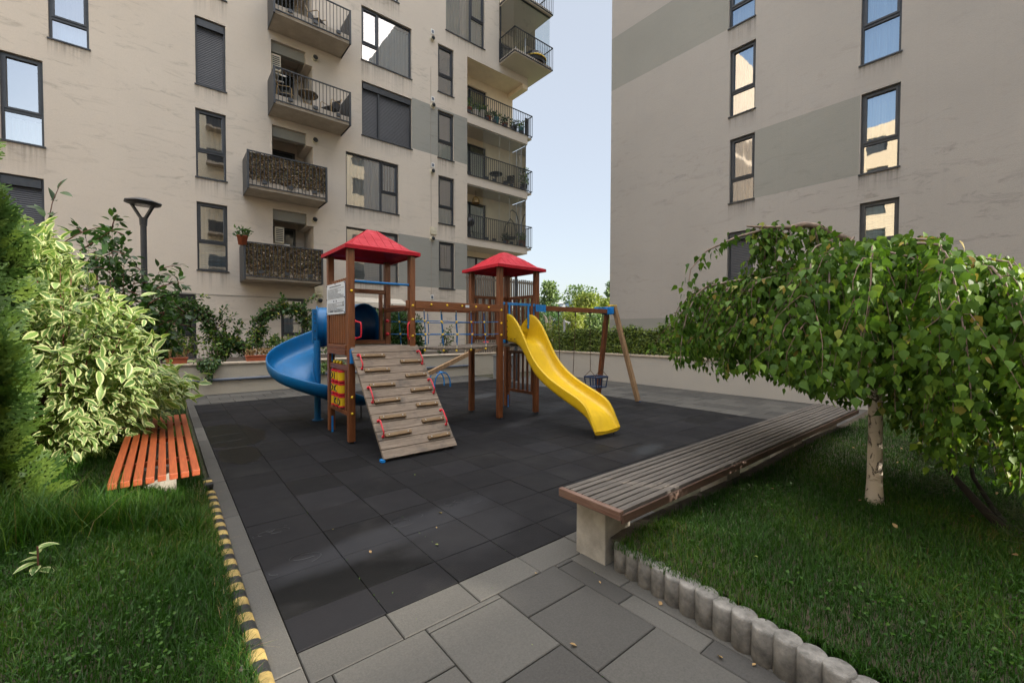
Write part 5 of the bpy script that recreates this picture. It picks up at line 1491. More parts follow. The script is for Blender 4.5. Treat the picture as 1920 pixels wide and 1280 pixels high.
# scalloped concrete edging round the right lawn, one block after another
y = 1.60; k = 0; base = None
while y > -.75:
    x = 2.225-.10*(1.6-y)*1.35
    if x < 2.02: x = 2.02
    if base is None:
        m = MB(); m.lathe((0, 0, -.06), [(.0, 0), (.056, 0), (.056, .207), (.055, .217), (.050, .223), (0, .224)], 18); base = m.build('edging_block', CONC2)
        base.location = (x, y, 0); o = base
    else:
        o = base.copy(); COL.objects.link(o); o.location = (x, y, random.uniform(-.006, .006)); o.rotation_euler = (random.uniform(-.02, .02), random.uniform(-.02, .02), random.uniform(0, 6))
    tag(o, 'round topped grey concrete edging post in the row round the right lawn', 'edging', 'concrete edging posts round the right lawn')
    y -= .0955; k += 1
# black and yellow striped edge guard along the left kerb
m = MB(); rows = []
prof_ = [(-.034, .004), (-.034, .040), (-.030, .052), (-.018, .060), (.004, .060), (.022, .054), (.034, .038), (.037, .018), (.037, .004)]
for k in range(42*2+1):
    yy = 1.2+.041*k; rows.append([(.305+p_[0]+.004*math.sin(yy*1.7), yy, .018+p_[1]*.8+.002*math.sin(yy*9)) for p_ in prof_])
m.grid(rows); m.m = [(j//8)//2 % 2 for j in range(len(m.m))]
m.poly(rows[-1]); m.poly(rows[0][::-1])
tag(m.build('edge_guard', [simple('guard_black', (.012,.012,.013), .6), simple('guard_yellow', (.30,.215,.07), .7, var=.4, scale=14)]), 'black and yellow striped rubber guard along the left kerb', 'edge guard')
m = MB()
for i, y in enumerate((4.83, 4.91, 5.0)): m.box(.27, y, .022, .345, y+.07, .07, i % 2)
tag(m.build('edge_guard', [bpy.data.materials['guard_black'], bpy.data.materials['guard_yellow']], bevel=.012), 'short striped rubber piece near the foot of the orange bench', 'edge guard')
y = 1.7; base = None
while y < 4.9:
    if base is None:
        m = MB(); m.lathe((0, 0, -.06), [(0, 0), (.05, 0), (.05, .085), (.04, .093), (0, .095)], 16); base = m.build('edging_block', CONC2); o = base; o.location = (.235, y, 0)
    else: o = base.copy(); COL.objects.link(o); o.location = (.235, y, random.uniform(-.01, .008))
    tag(o, 'low grey concrete edging post half hidden in grass beside the striped guard', 'edging', 'concrete edging posts along the left kerb')
    y += .105
# chalk marks and scuffs on the mat, a white scrap on the lawn
ch = MB()
def chalk(px, py, r, n, z=.0035):
    x, y = at_z(px, py)
    for k in range(n):
        a0 = random.uniform(0, 6.28); rr = r*random.uniform(.4, 1); cx, cy = x+random.uniform(-r, r)*.6, y+random.uniform(-r, r)*.4
        ch.tube([(cx+rr*math.cos(a0+t), cy+.5*rr*math.sin(a0+t), z) for t in np.linspace(0, random.uniform(.8, 2.6), 9)], .0016, 3)
for (px, py, r, n) in ((512, 995, .10, 7), (560, 1050, .18, 4), (765, 975, .12, 6), (870, 940, .16, 8), (650, 818, .10, 4), (640, 824, .07, 3), (900, 740, .15, 5)): chalk(px, py, r, n)
c_ = ch.build('chalk_drawing', simple('pale_chalk', (.07,.07,.075), .9)); c_['kind'] = 'stuff'; tag(c_, 'faint pale chalk scribbles on the dark rubber mat', 'chalk')
m = MB(); x, y = at_z(1508, 818, .2); rows = []
for i in range(5): rows.append([(x+.05*(i-2)*.6+random.uniform(-.01, .01), y+.03*(j-2)+random.uniform(-.008, .008), .235+random.uniform(0, .035)) for j in range(5)])
m.grid(rows); tag(m.build('paper_scrap', WHITE), 'crumpled white scrap lying by the long grey bench', 'litter')
# ------------------------------------------------------------ plants
def rand_dirs(n):
    v = RNG.normal(0, 1, (n, 3)); return v/np.linalg.norm(v, axis=1, keepdims=True)
def along(paths, step):
    """points with tangents along polylines"""
    P = []; T = []; S = []
    for pa in paths:
        pa = np.asarray(pa, float); seg = np.linalg.norm(np.diff(pa, axis=0), axis=1); L = np.concatenate([[0], np.cumsum(seg)])
        if L[-1] < 1e-6: continue
        s = np.arange(RNG.uniform(0, step), L[-1], step)
        P.append(np.stack([np.interp(s, L, pa[:, k]) for k in range(3)], 1))
        i = np.clip(np.searchsorted(L, s)-1, 0, len(seg)-1); T.append((np.diff(pa, axis=0)/np.maximum(seg, 1e-6)[:, None])[i]); S.append(s/L[-1])
    return np.concatenate(P), np.concatenate(T), np.concatenate(S)

# --- weeping birch on the right lawn
BI = thing('birch_tree', 'low weeping birch with white trunk and umbrella of drooping leaves', 'tree', (4.27, .75, .15))
m = MB()
tp = [(4.26, .74, .08), (4.265, .745, .35), (4.285, .75, .8), (4.30, .77, 1.25), (4.29, .80, 1.6), (4.24, .83, 1.88)]
m.tube(tp, [.068, .049, .045, .043, .041, .037], 14); m.build('trunk', BIRCH, BI)
top = np.array([4.24, .83, 1.88]); tocam = math.atan2(-.83, -4.24)
br = []; thick = []; twigs = []
def reach(a):
    """how far the umbrella reaches and how low it hangs, by compass angle"""
    c = math.cos(a-tocam); left = math.sin(a-tocam)      # c=1 towards the viewer
    # world direction of photo-left from here is +Y-ish
    L = math.cos(a-R(141)); Rr = math.cos(a-R(-39))
    d_ = ((math.degrees(a)+169) % 360)
    low = float(np.interp(d_, [0, 19, 39, 79, 130, 169, 219, 269, 310, 349, 360], [1.18, 1.0, .68, .60, .66, .82, 1.05, 1.22, 1.24, 1.14, 1.18]))
    rad = float(np.interp(d_, [0, 39, 79, 113, 150, 200, 269, 310, 349, 360], [1.3, 1.12, 1.0, .9, 1.1, 1.3, 1.4, 1.5, 1.4, 1.3]))
    return rad, low
nb = 46
for i in range(nb):
    a = 2*math.pi*(i+RNG.uniform(-.35, .35))/nb; rad, low = reach(a); rad *= RNG.uniform(.62, 1.05)
    zt = 1.93+RNG.uniform(.0, .20)*(1-.15*max(0, math.cos(a-R(-39))))
    pts = []
    wob = RNG.uniform(-.25, .25)
    for t in np.linspace(0, 1, 14):
        if t < .55: r = rad*.86*(t/.55); z = 1.88+(zt-1.88)*math.sin(math.pi*.5*min(1, t/.22)) - (.10+.10*RNG.random()*0)*(max(0, t-.2)/.35)**2
        else:
            u = (t-.55)/.45; r = rad*(.86+.14*math.sin(u*math.pi/2)); z0 = zt-.10; z = z0-(z0-low-RNG.uniform(-.03, .03))*u**1.25*RNG.uniform(.97, 1.0)
        aa = a+wob*t
        pts.append((top[0]+r*math.cos(aa), top[1]+r*math.sin(aa), z))
    br.append(pts)
    # hanging twigs from the outer two thirds
    for t in RNG.uniform(.14, .82, 11):
        k = t*13; i0 = int(k); p = np.array(pts[i0])*(1-(k-i0))+np.array(pts[i0+1])*(k-i0)
        aa = a+RNG.uniform(-.9, .9); out = RNG.uniform(.10, .30); 
        lowt = low+RNG.uniform(-.05, .35); drop = min(max(.15, p[2]-lowt), RNG.uniform(.25, 1.65)); q = []
        for u in np.linspace(0, 1, 8): q.append((p[0]+out*math.cos(aa)*math.sin(u*1.3), p[1]+out*math.sin(aa)*math.sin(u*1.3), p[2]+.06*math.sin(min(1, u*3)*math.pi)*.6-drop*u**1.3))
        w1, w2 = RNG.uniform(-.09, .09, 2); q = [(x_+w1*math.sin(3.2*u), y_+w2*math.sin(2.6*u+1)-w2*math.sin(1), z_) for (x_, y_, z_), u in zip(q, np.linspace(0, 1, 8))]
        twigs.append(q)
m = MB()
for pts in br: m.tube(pts, list(np.linspace(.014, .002, 14)), 5)
# the thick bare limb on top of the crown, arching to the left
lb = [at_depth(1552, 436, 3.25), at_depth(1535, 425, 3.22), at_depth(1505, 421, 3.2), at_depth(1478, 427, 3.2), at_depth(1440, 426, 3.2), at_depth(1400, 424, 3.2)]
m.tube([top, at_depth(1590, 450, 3.3)] + lb, [.04, .034, .028, .025, .022, .018, .013, .006], 8)
for q in ([at_depth(1440, 428, 3.2), at_depth(1380, 445, 3.2), at_depth(1325, 470, 3.2), at_depth(1295, 505, 3.2), at_depth(1290, 540, 3.2)], [at_depth(1560, 450, 3.2), at_depth(1530, 462, 3.1), at_depth(1510, 490, 3.05)], [at_depth(1600, 445, 3.0), at_depth(1585, 470, 2.9), at_depth(1570, 510, 2.9)], [at_depth(1650, 470, 2.7), at_depth(1700, 480, 2.6), at_depth(1745, 500, 2.5), at_depth(1775, 560, 2.45)]):
    m.tube(q, list(np.linspace(.010, .003, len(q))), 5); twigs.append([tuple(v) for v in q])
for k in range(34):
    t = RNG.uniform(.5, len(lb)-1.01); i0 = int(t); p = lb[i0]*(1-(t-i0))+lb[i0+1]*(t-i0); drp = RNG.uniform(.10, .55); dx, dy = RNG.uniform(-.14, .14, 2)
    twigs.append([(p[0]+dx*math.sin(u*1.5), p[1]+dy*math.sin(u*1.5), p[2]-drp*u**1.2+.02*math.sin(3*u)) for u in np.linspace(0, 1, 8)])
m.build('limb', simple('birch_limb', (.20,.15,.12), .8, var=.35, scale=20), BI)
m = MB()
for q in twigs: m.tube(q, list(np.linspace(.0035, .0012, len(q))), 3, caps=False)
m.build('twig', TWIG, BI)['kind'] = 'stuff'
birch_leaf_v = np.array([(0,0,0),(-.17,.08,.03),(.17,.08,.03),(-.36,.24,.06),(0,.27,0),(.36,.24,.06),(-.27,.50,.03),(0,.52,-.03),(.27,.50,.03),(-.10,.78,-.03),(0,.79,-.08),(.10,.78,-.03),(0,1.06,-.16)])
birch_leaf_f = np.array([(0,4,3,1),(0,2,5,4),(3,4,7,6),(4,5,8,7),(6,7,10,9),(7,8,11,10),(9,10,12,12),(10,11,12,12)])
birch_leaf_f[6] = (9,10,12,9); birch_leaf_f[7] = (10,11,12,10)
def tri_fix(f): return np.array([(a, b, c) for (a, b, c, d) in f] + [(a, c, d) for (a, b, c, d) in f if len({a, c, d}) == 3])
BF = tri_fix(birch_leaf_f)
P_, T_, S_ = along(twigs, .0088); P2, T2, S2 = along([b[2:] for b in br]*3, .012)
P_ = np.concatenate([P_, P2]); T_ = np.concatenate([T_, T2])
left_ = (P_-top)@np.array([-CR[0], -CR[1], 0]); kp = RNG.random(len(P_)) < np.clip(.80-.28*np.clip(left_/1.2, 0, 1), .3, 1); P_ = P_[kp]; T_ = T_[kp]
n = len(P_)
off = rand_dirs(n)*RNG.uniform(.012, .085, (n, 1)); off[:, 2] -= .012
yd = off*5+np.stack([np.zeros(n), np.zeros(n), -RNG.uniform(.25, 1.0, n)], 1)
outw = P_-top; outw[:, 2] = .35; zd = outw+RNG.normal(0, .75, (n, 3))
tint = np.clip(.38+.22*RNG.normal(0, 1, n)+.18*((P_-top)@np.array([CR[0], CR[1], 0]))/1.3, 0, .9); bad = RNG.random(n) < .035; tint[bad] = RNG.uniform(.9, 1, bad.sum())  # leaf tint rises towards the right to imitate sun on that side
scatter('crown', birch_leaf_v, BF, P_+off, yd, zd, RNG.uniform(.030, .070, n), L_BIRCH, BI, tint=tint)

# --- variegated dogwood
def proj(p):
    d = np.asarray(p)-np.array([0, 0, CAM_H]); w_ = d@CF; return 960+F_PX*(d@CR)/w_, 640-F_PX*(d@CU)/w_
VD = thing('shrub', 'sunlit variegated bush with cream edged leaves overhanging the orange bench', 'shrub', (-.75, 6.3, 0))
cen = at_depth(150, 620, 4.35); stems = []; base_ = np.array([cen[0]-.15, cen[1]+.1, .02])
for i in range(900):
    if len(stems) >= 190: break
    d = rand_dirs(1)[0]; d[2] = d[2]*.9
    side = d[0]*CR[0]+d[1]*CR[1]
    ext = np.array([1.02, 1.02, 1.32])*RNG.uniform(.72, 1.04)
    tip = np.array([cen[0], cen[1], 1.40])+d*ext
    tip[2] = max(tip[2], .22)
    px_, py_ = proj(tip)
    if px_ > 60 and py_ < 400+(px_-60)*.98: continue
    mid = (base_*.45+tip*.55)+np.array([0, 0, .25])
    stems.append([tuple(base_*(1-t)**2+2*mid*t*(1-t)+tip*t*t) for t in np.linspace(0, 1, 9)])
m = MB()
for q in stems: m.tube(q, list(np.linspace(.012, .0025, 9)), 5)
m.build('stem', REDTWIG, VD)['kind'] = 'stuff'
P_, T_, S_ = along([q[3:] for q in stems], .042); keep = RNG.random(len(P_)) < .35+.65*S_; P_, T_ = P_[keep], T_[keep]
k3 = 5; n = len(P_)*k3
C_ = np.array([cen[0], cen[1], 1.3]); P_ = np.repeat(P_, k3, 0); T_ = np.repeat(T_, k3, 0)
P_ = P_+RNG.normal(0, .06, (n, 3))
out = P_-C_; out /= np.linalg.norm(out, axis=1, keepdims=True)
yd = T_*.35+out*.55+rand_dirs(n)*.75+np.array([0, 0, -.18]); zd = np.array([0, 0, 1.0])+out*.35+RNG.normal(0, .6, (n, 3))
tv, tf, uv = leaf_tmpl(4, 6, .43, .13, .26, .45, .8)
ok = P_[:, 2] > .12
scatter('foliage', tv, tf, P_[ok], yd[ok], zd[ok], RNG.uniform(.075, .15, ok.sum()), L_VAR, VD, uv)
# --- plain dark shrub behind it, with long shoots
def leafy(name, label, cat, paths, mat_l, mat_s, step, size, tmpl, parts=('foliage', 'stem'), per=2, spread=.05, rad=(.010, .002), loc=None, group=None, up=1.0, downy=-.1):
    t = thing(name, label, cat, loc or tuple(paths[0][0]), group)
    m = MB()
    for q in paths: m.tube(q, list(np.linspace(rad[0], rad[1], len(q))), 5)
    m.build(parts[1], mat_s, t)['kind'] = 'stuff'
    P_, T_, S_ = along([q[1:] if len(q) > 3 else q for q in paths], step); P_ = np.repeat(P_, per, 0); T_ = np.repeat(T_, per, 0); n = len(P_)
    off = rand_dirs(n)*spread*RNG.uniform(.2, 1, (n, 1)); yd = off*(1/spread)*.8+T_*.4+np.array([0, 0, downy]); zd = np.array([0, 0, up])+RNG.normal(0, .5, (n, 3))+off*4
    tv, tf, uv = tmpl
    scatter(parts[0], tv, tf, P_+off, yd, zd, RNG.uniform(size[0], size[1], n), mat_l, t, uv); return t
def arch(p0, p1, lift, n=8, wob=.04):
    p0 = np.array(p0); p1 = np.array(p1); mid = (p0+p1)/2+np.array([0, 0, lift])+RNG.normal(0, wob, 3)
    return [tuple(p0*(1-t)**2+2*mid*t*(1-t)+p1*t*t) for t in np.linspace(0, 1, n)]
OV = leaf_tmpl(2, 4, .52, .12, .2, .45)
b0 = at_depth(215, 800, 6.6); b0[2] = .02; ps = []
for (px, py, dp) in ((232, 440, 6.6), (205, 470, 6.2), (255, 500, 6.8), (300, 505, 6.4), (325, 560, 6.3), (295, 540, 6.0), (270, 570, 6.6), (180, 490, 6.4), (320, 610, 6.5), (345, 585, 6.2), (290, 620, 6.9), (240, 545, 6.2), (160, 440, 6.6), (335, 540, 6.6), (250, 600, 6.3), (225, 520, 6.9), (210, 430, 6.4)):
    ps.append(arch(b0, at_depth(px, py, dp), .35))
ps2 = []
for q in ps:
    for k in (4, 5, 6, 7):
        p = np.array(q[k]); ps2.append(arch(p, p+rand_dirs(1)[0]*np.array([.35, .35, .25])+np.array([0, 0, -.02]), .05, 5))
leafy('shrub', 'dark green dogwood shrub around the foot of the lamp pole', 'shrub', ps+ps2, L_DARK, REDTWIG, .05, (.075, .13), OV, per=3, spread=.09)
ps = [[tuple(at_depth(88, 640, 4.7)), tuple(at_depth(86, 520, 4.7)), tuple(at_depth(88, 430, 4.68)), tuple(at_depth(98, 380, 4.66)), tuple(at_depth(115, 340, 4.64))]]
ps += [arch(at_depth(100, 480, 4.6), at_depth(190, 425, 4.4), .05, 6), arch(at_depth(150, 470, 4.6), at_depth(212, 430, 4.4), .05, 6)]
P0 = tuple(at_depth(88, 640, 4.7))
leafy('shrub', 'single upright shoot of long green leaves rising above the variegated bush', 'shrub', [[(P0[0], P0[1], .0)]+ps[0]]+ps[1:], L_DARK, REDTWIG, .12, (.13, .19), leaf_tmpl(2, 5, .36, .12, .25, .45), per=2, spread=.06, rad=(.009, .003), loc=(P0[0], P0[1], 0))
# --- thuja at the left edge
TX, TY = -1.20, 4.64
TH = thing('conifer', 'dense bright green thuja at the left edge of the lawn', 'conifer', (TX, TY, 0))
m = MB(); m.tube([(TX, TY, 0), (TX, TY, 2.4)], [.06, .015], 8); m.build('trunk', BARK, TH)
spr_v = []; spr_f = []
def blade2(p, q, w0):
    p = np.array(p); q = np.array(q); d = q-p; nx = np.array([-d[1], d[0], 0]); nx = nx/np.linalg.norm(nx)*w0*1.5
    b = len(spr_v); spr_v.extend([tuple(p-nx*.5), tuple(p+nx*.5), tuple((p+q)/2+nx), tuple(q+nx*.25), tuple(q-nx*.25), tuple((p+q)/2-nx)])
    spr_f.extend([(b, b+1, b+2, b+5), (b+5, b+2, b+3, b+4)])
blade2((0, 0, 0), (0, 1, -.12), .035)
for t, s, l in ((.15, 1, .42), (.25, -1, .42), (.38, 1, .40), (.50, -1, .36), (.62, 1, .30), (.74, -1, .24), (.05, -1, .36)):
    blade2((0, t, -.12*t*t), (s*l*.62, t+l*.72, -.1), .034)
    blade2((s*l*.3, t+l*.34, -.03), (s*l*.62, t+l*.25, -.06), .026); blade2((s*l*.42, t+l*.5, -.05), (s*l*.32, t+l*.98, -.1), .026)
n = 5200
zz = RNG.uniform(.05, 3.05, n); aa = RNG.uniform(0, 2*np.pi, n)
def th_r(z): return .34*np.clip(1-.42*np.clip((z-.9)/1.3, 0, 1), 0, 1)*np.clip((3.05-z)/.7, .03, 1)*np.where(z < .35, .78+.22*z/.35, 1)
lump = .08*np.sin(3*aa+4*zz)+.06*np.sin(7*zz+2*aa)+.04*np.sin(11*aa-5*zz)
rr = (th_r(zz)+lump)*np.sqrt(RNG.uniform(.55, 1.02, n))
pos = np.stack([TX+rr*np.cos(aa), TY+rr*np.sin(aa), zz], 1)
outd = np.stack([np.cos(aa), np.sin(aa), np.zeros(n)], 1)
yd = outd*.75+np.array([0, 0, .75])+RNG.normal(0, .35, (n, 3)); zd = np.cross(outd, np.array([0, 0, 1.0]))*RNG.choice([-1, 1], (n, 1))+RNG.normal(0, .5, (n, 3))
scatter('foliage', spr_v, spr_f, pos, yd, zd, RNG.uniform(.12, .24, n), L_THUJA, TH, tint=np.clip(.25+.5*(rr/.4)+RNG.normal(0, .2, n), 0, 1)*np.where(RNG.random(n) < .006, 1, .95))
# --- small variegated seedling in the near grass
q0 = at_depth(70, 1010, 2.2); x, y = q0[0], q0[1]
sd_ = thing('shrub', 'small variegated shoot standing alone in the near left grass', 'shrub', (x, y, .24))
m = MB(); m.tube([(x, y, .20), (x, y, .38)], .004, 5); m.build('stem', REDTWIG, sd_)
ang = np.array([0, .9, 1.9, 2.8, 3.7, 4.6, 5.5]); n = len(ang); pos = np.stack([np.full(n, x), np.full(n, y), .38-.02*np.arange(n)], 1)
scatter('foliage', *leaf_tmpl(4, 6, .5, .13, .3, .45, .8)[:2], pos, np.stack([np.cos(ang), np.sin(ang), np.full(n, .12)], 1), np.tile([0, 0, 1.0], (n, 1)), RNG.uniform(.07, .105, n), L_VAR, sd_, leaf_tmpl(4, 6)[2])
# --- pine with a dark leaning stem at the right edge
PN = thing('pine_shrub', 'dark leaning pine stem with needle tufts under the birch at the right edge', 'pine', (4.6, -1.6, .15))
st = [tuple(at_depth(1945, 1035, 2.75)), tuple(at_depth(1880, 990, 2.85)), tuple(at_depth(1835, 945, 2.95)), tuple(at_depth(1795, 900, 3.1)), tuple(at_depth(1770, 870, 3.3))]
st2 = [tuple(at_depth(1900, 1000, 2.8)), tuple(at_depth(1860, 950, 3.0)), tuple(at_depth(1825, 895, 3.2)), tuple(at_depth(1810, 820, 3.4))]
m = MB(); m.tube(st, [.035, .03, .026, .02, .012], 8); m.tube(st2, [.022, .018, .014, .008], 6); m.build('trunk', simple('dark_bark', (.018,.014,.011), .95), PN)
tips = np.array([at_depth(px, py, dp) for px, py, dp in ((1775, 865, 3.3), (1810, 815, 3.5), (1850, 860, 3.3), (1890, 830, 3.4), (1905, 960, 2.7), (1925, 985, 2.6), (1920, 900, 3.0), (1760, 905, 3.4), (1880, 890, 3.5), (1840, 800, 3.8), (1940, 820, 3.6), (1800, 860, 3.9), (1730, 850, 3.8), (1870, 850, 4.0), (1910, 780, 3.9), (1780, 800, 4.1))])
nd = 160; pos = np.repeat(tips, nd, 0)+RNG.normal(0, .05, (len(tips)*nd, 3)); dd = rand_dirs(len(pos)); dd[:, 2] = np.abs(dd[:, 2])*.6
nv = np.array([(-.012, 0, 0), (.012, 0, 0), (.009, .5, .02), (-.009, .5, .02), (.001, 1, .0), (-.001, 1, .0)]); nf = np.array([(0,1,2,3),(3,2,4,5)])
scatter('foliage', nv, nf, pos, dd, rand_dirs(len(pos)), RNG.uniform(.10, .17, len(pos)), L_PINE, PN)
# --- planter: climbing roses trained in arches, ivy, flower boxes, laurel
YP = 12.75
def pz(px, py, Y=YP): a = at_y(px, py, Y); return (a[0], Y, a[1])
RS = leaf_tmpl(2, 3, .62, .1, .15, .45)
def rose(label, pts_px, extra):
    P = [pz(*p) for p in pts_px]
    q = []
    for a, b in zip(P[:-1], P[1:]): q.append(arch(a, b, .04, 5))
    main = [p for s in q for p in s]; paths = [main, [(p[0]+.05, p[1]+.15, p[2]+.05) for p in main]]
    for e in extra: paths.append(arch(pz(*e[0]), pz(*e[1]), .06, 6))
    tw = []
    for p in main[2:]:
        for _ in range(5):
            d = rand_dirs(1)[0]*np.array([.24, .18, .17]); tw.append(arch(p, tuple(np.array(p)+d), .04, 4))
    return leafy('climbing_rose', label, 'rose', paths+tw, L_ROSE, TWIG, .035, (.055, .095), RS, per=4, spread=.085, rad=(.012, .004), loc=(P[0][0], YP, .62))
rose('climbing rose trained as an arch past the window left of centre', [(300, 690), (298, 640), (312, 590), (345, 575), (380, 590), (402, 625), (425, 668)], [((402, 625), (425, 575)), ((402, 625), (440, 590)), ((345, 575), (385, 555)), ((425, 660), (445, 610))])
rose('climbing rose trained as a full arch left of the blue spiral slide', [(481, 668), (484, 620), (500, 590), (530, 575), (560, 582), (582, 605), (592, 640)], [((530, 575), (530, 552)), ((560, 580), (598, 555)), ((484, 625), (470, 600))])
rose('loose rose bush between the two rose arches on the planter', [(395, 690), (420, 650), (440, 640), (462, 655)], [((430, 645), (410, 590)), ((440, 640), (455, 600)), ((460, 660), (475, 640))])
ps = []
for k in range(120):
    px = RNG.uniform(285, 640); p = pz(px, RNG.uniform(655, 676), RNG.uniform(12.3, 13.3)); ps.append(arch(p, tuple(np.array(p)+np.array([RNG.uniform(-.2, .2), RNG.uniform(-.2, .1), RNG.uniform(.08, .55)])), .1, 5))
leafy('ivy', 'yellow green leafy ground cover along the planter below the roses', 'ivy', ps, L_IVY, TWIG, .05, (.06, .10), RS, per=3, spread=.08, rad=(.006, .002), loc=(1, 12.5, .62))
ps = [[pz(x, 672, 12.12), pz(x-3, 680, 12.02), pz(x-2+dx, 690+ln, 12.0)] for x, dx, ln in ((376, 0, 2), (384, 2, 4), (392, 6, 14), (398, -4, 22), (405, -8, 0), (412, -6, -4))]
leafy('trailing_plant', 'trailing plant hanging over the planter capstone', 'plant', ps, L_ROSE, TWIG, .03, (.05, .08), RS, per=5, spread=.09, rad=(.005, .002), loc=(1.0, 12.2, .745), downy=-.5)
ps = [[pz(x, 676, 12.12), pz(x+2, 684, 12.03), pz(x+dx, 684+ln, 12.0)] for x, dx, ln in ((604, 2, 14), (612, 0, 4), (624, 4, 8), (634, 0, 0), (642, 2, 3))]
leafy('trailing_plant', 'trailing plant hanging over the planter between slide pole and tower', 'plant', ps, L_IVY, TWIG, .03, (.05, .08), RS, per=5, spread=.09, rad=(.005, .002), loc=(3.6, 12.2, .745), downy=-.5)
ps = []
for k in range(90):
    p = (RNG.uniform(4.9, 6.7), RNG.uniform(12.8, 13.5), .6); cx_ = 5.8; ps.append(arch(p, (p[0]+RNG.uniform(-.4, .4), p[1]+RNG.uniform(-.3, .2), .9+1.35*RNG.random()*max(.25, 1-((p[0]-cx_)/1.2)**2)), .1, 6))
leafy('laurel_shrub', 'dense dark laurel bush behind the rope bridge', 'shrub', ps, L_LAUREL, BARK, .055, (.10, .15), leaf_tmpl(2, 4, .40, .1, .2, .45), per=9, spread=.15, loc=(5.8, 13.1, .62))
ps = []
for k in range(10):
    p = (RNG.uniform(7.2, 7.7), 12.8, .6); ps.append(arch(p, (p[0]+RNG.uniform(-.35, .35), 12.7, 1.0+.7*RNG.random()), .1, 6))
leafy('shrub', 'sparse young shrub beyond the right end of the rope bridge', 'shrub', ps, L_ROSE, TWIG, .06, (.06, .09), RS, per=3, spread=.08, loc=(7.4, 12.8, .62))
def flower_box(xa, xb, lab):
    t = thing('flower_box', lab, 'flower box', ((xa+xb)/2, 12.22, .745), 'terracotta flower boxes on the planter')
    m = MB(); m.prism([(xa+.02, 12.15, .746), (xb-.02, 12.15, .746), (xb, 12.13, .88), (xa, 12.13, .88)], (0, .16, 0)); m.box(xa-.012, 12.118, .865, xb+.012, 12.302, .89); m.build('trough', TERRA, t, bevel=.005)
    n = 220; pos = np.stack([RNG.uniform(xa, xb, n), RNG.uniform(12.14, 12.28, n), np.full(n, .88)], 1); pos[:, 2] += RNG.uniform(0, .14, n)
    tv, tf, uv = leaf_tmpl(2, 3, .35); scatter('flowers', tv, tf, pos, rand_dirs(n)*.6+np.array([0, 0, .8]), rand_dirs(n), RNG.uniform(.05, .10, n), L_FALL, t, uv)
flower_box(.02, .42, 'short terracotta flower box with dry plants on the planter beside the lamp')
flower_box(1.55, 2.35, 'long terracotta flower box with dry plants on the planter between the rose arches')
# --- fallen leaves
n = 70; pp_ = np.stack([RNG.uniform(2.4, 7, n), RNG.uniform(-2.2, 1.5, n), np.zeros(n)], 1); pp_[:, 2] = [zr(a, b)+.055+RNG.uniform(-.01, .02) for a, b in pp_[:, :2]]
n2 = 9; p2 = np.stack([RNG.uniform(.5, 2.0, n2), RNG.uniform(.8, 4.5, n2), np.full(n2, .008)], 1); n3 = 12; p3 = np.stack([RNG.uniform(1.95, 2.2, n3), RNG.uniform(.2, 1.6, n3), np.full(n3, .008)], 1)
pp_ = np.concatenate([pp_, p2, p3]); n = len(pp_)
tv, tf, uv = leaf_tmpl(2, 3, .7, .25, -.25)
yd = rand_dirs(n); yd[:, 2] *= .25; zd = np.array([0, 0, 1.0])+RNG.normal(0, .3, (n, 3))
fl_ = scatter('fallen_leaves', tv, tf, pp_, yd, zd, RNG.uniform(.018, .040, n), L_FALL, None, uv); fl_['kind'] = 'stuff'; tag(fl_, 'brown and yellow leaves fallen on the lawn and paving', 'leaves')
# moss and weeds in the joints
n = 420; xj = RNG.choice([.905, 1.35, 1.80, 1.46, 1.0, 2.06], n)+RNG.normal(0, .006, n); yj = RNG.uniform(.4, 4.2, n); pw_ = np.stack([xj, yj, np.full(n, -.004)], 1)
keepm = RNG.random(n) < .5+.5*np.sin(yj*5+xj*9); pw_ = pw_[keepm]; n = len(pw_)
ws = scatter('weeds', *leaf_tmpl(2, 2, .6)[:2], pw_, rand_dirs(n)+np.array([0, 0, .5]), rand_dirs(n), RNG.uniform(.006, .014, n), L_IVY, None, leaf_tmpl(2, 2)[2]); ws['kind'] = 'stuff'; tag(ws, 'tiny weeds growing in the joints of mat and paving', 'weeds')
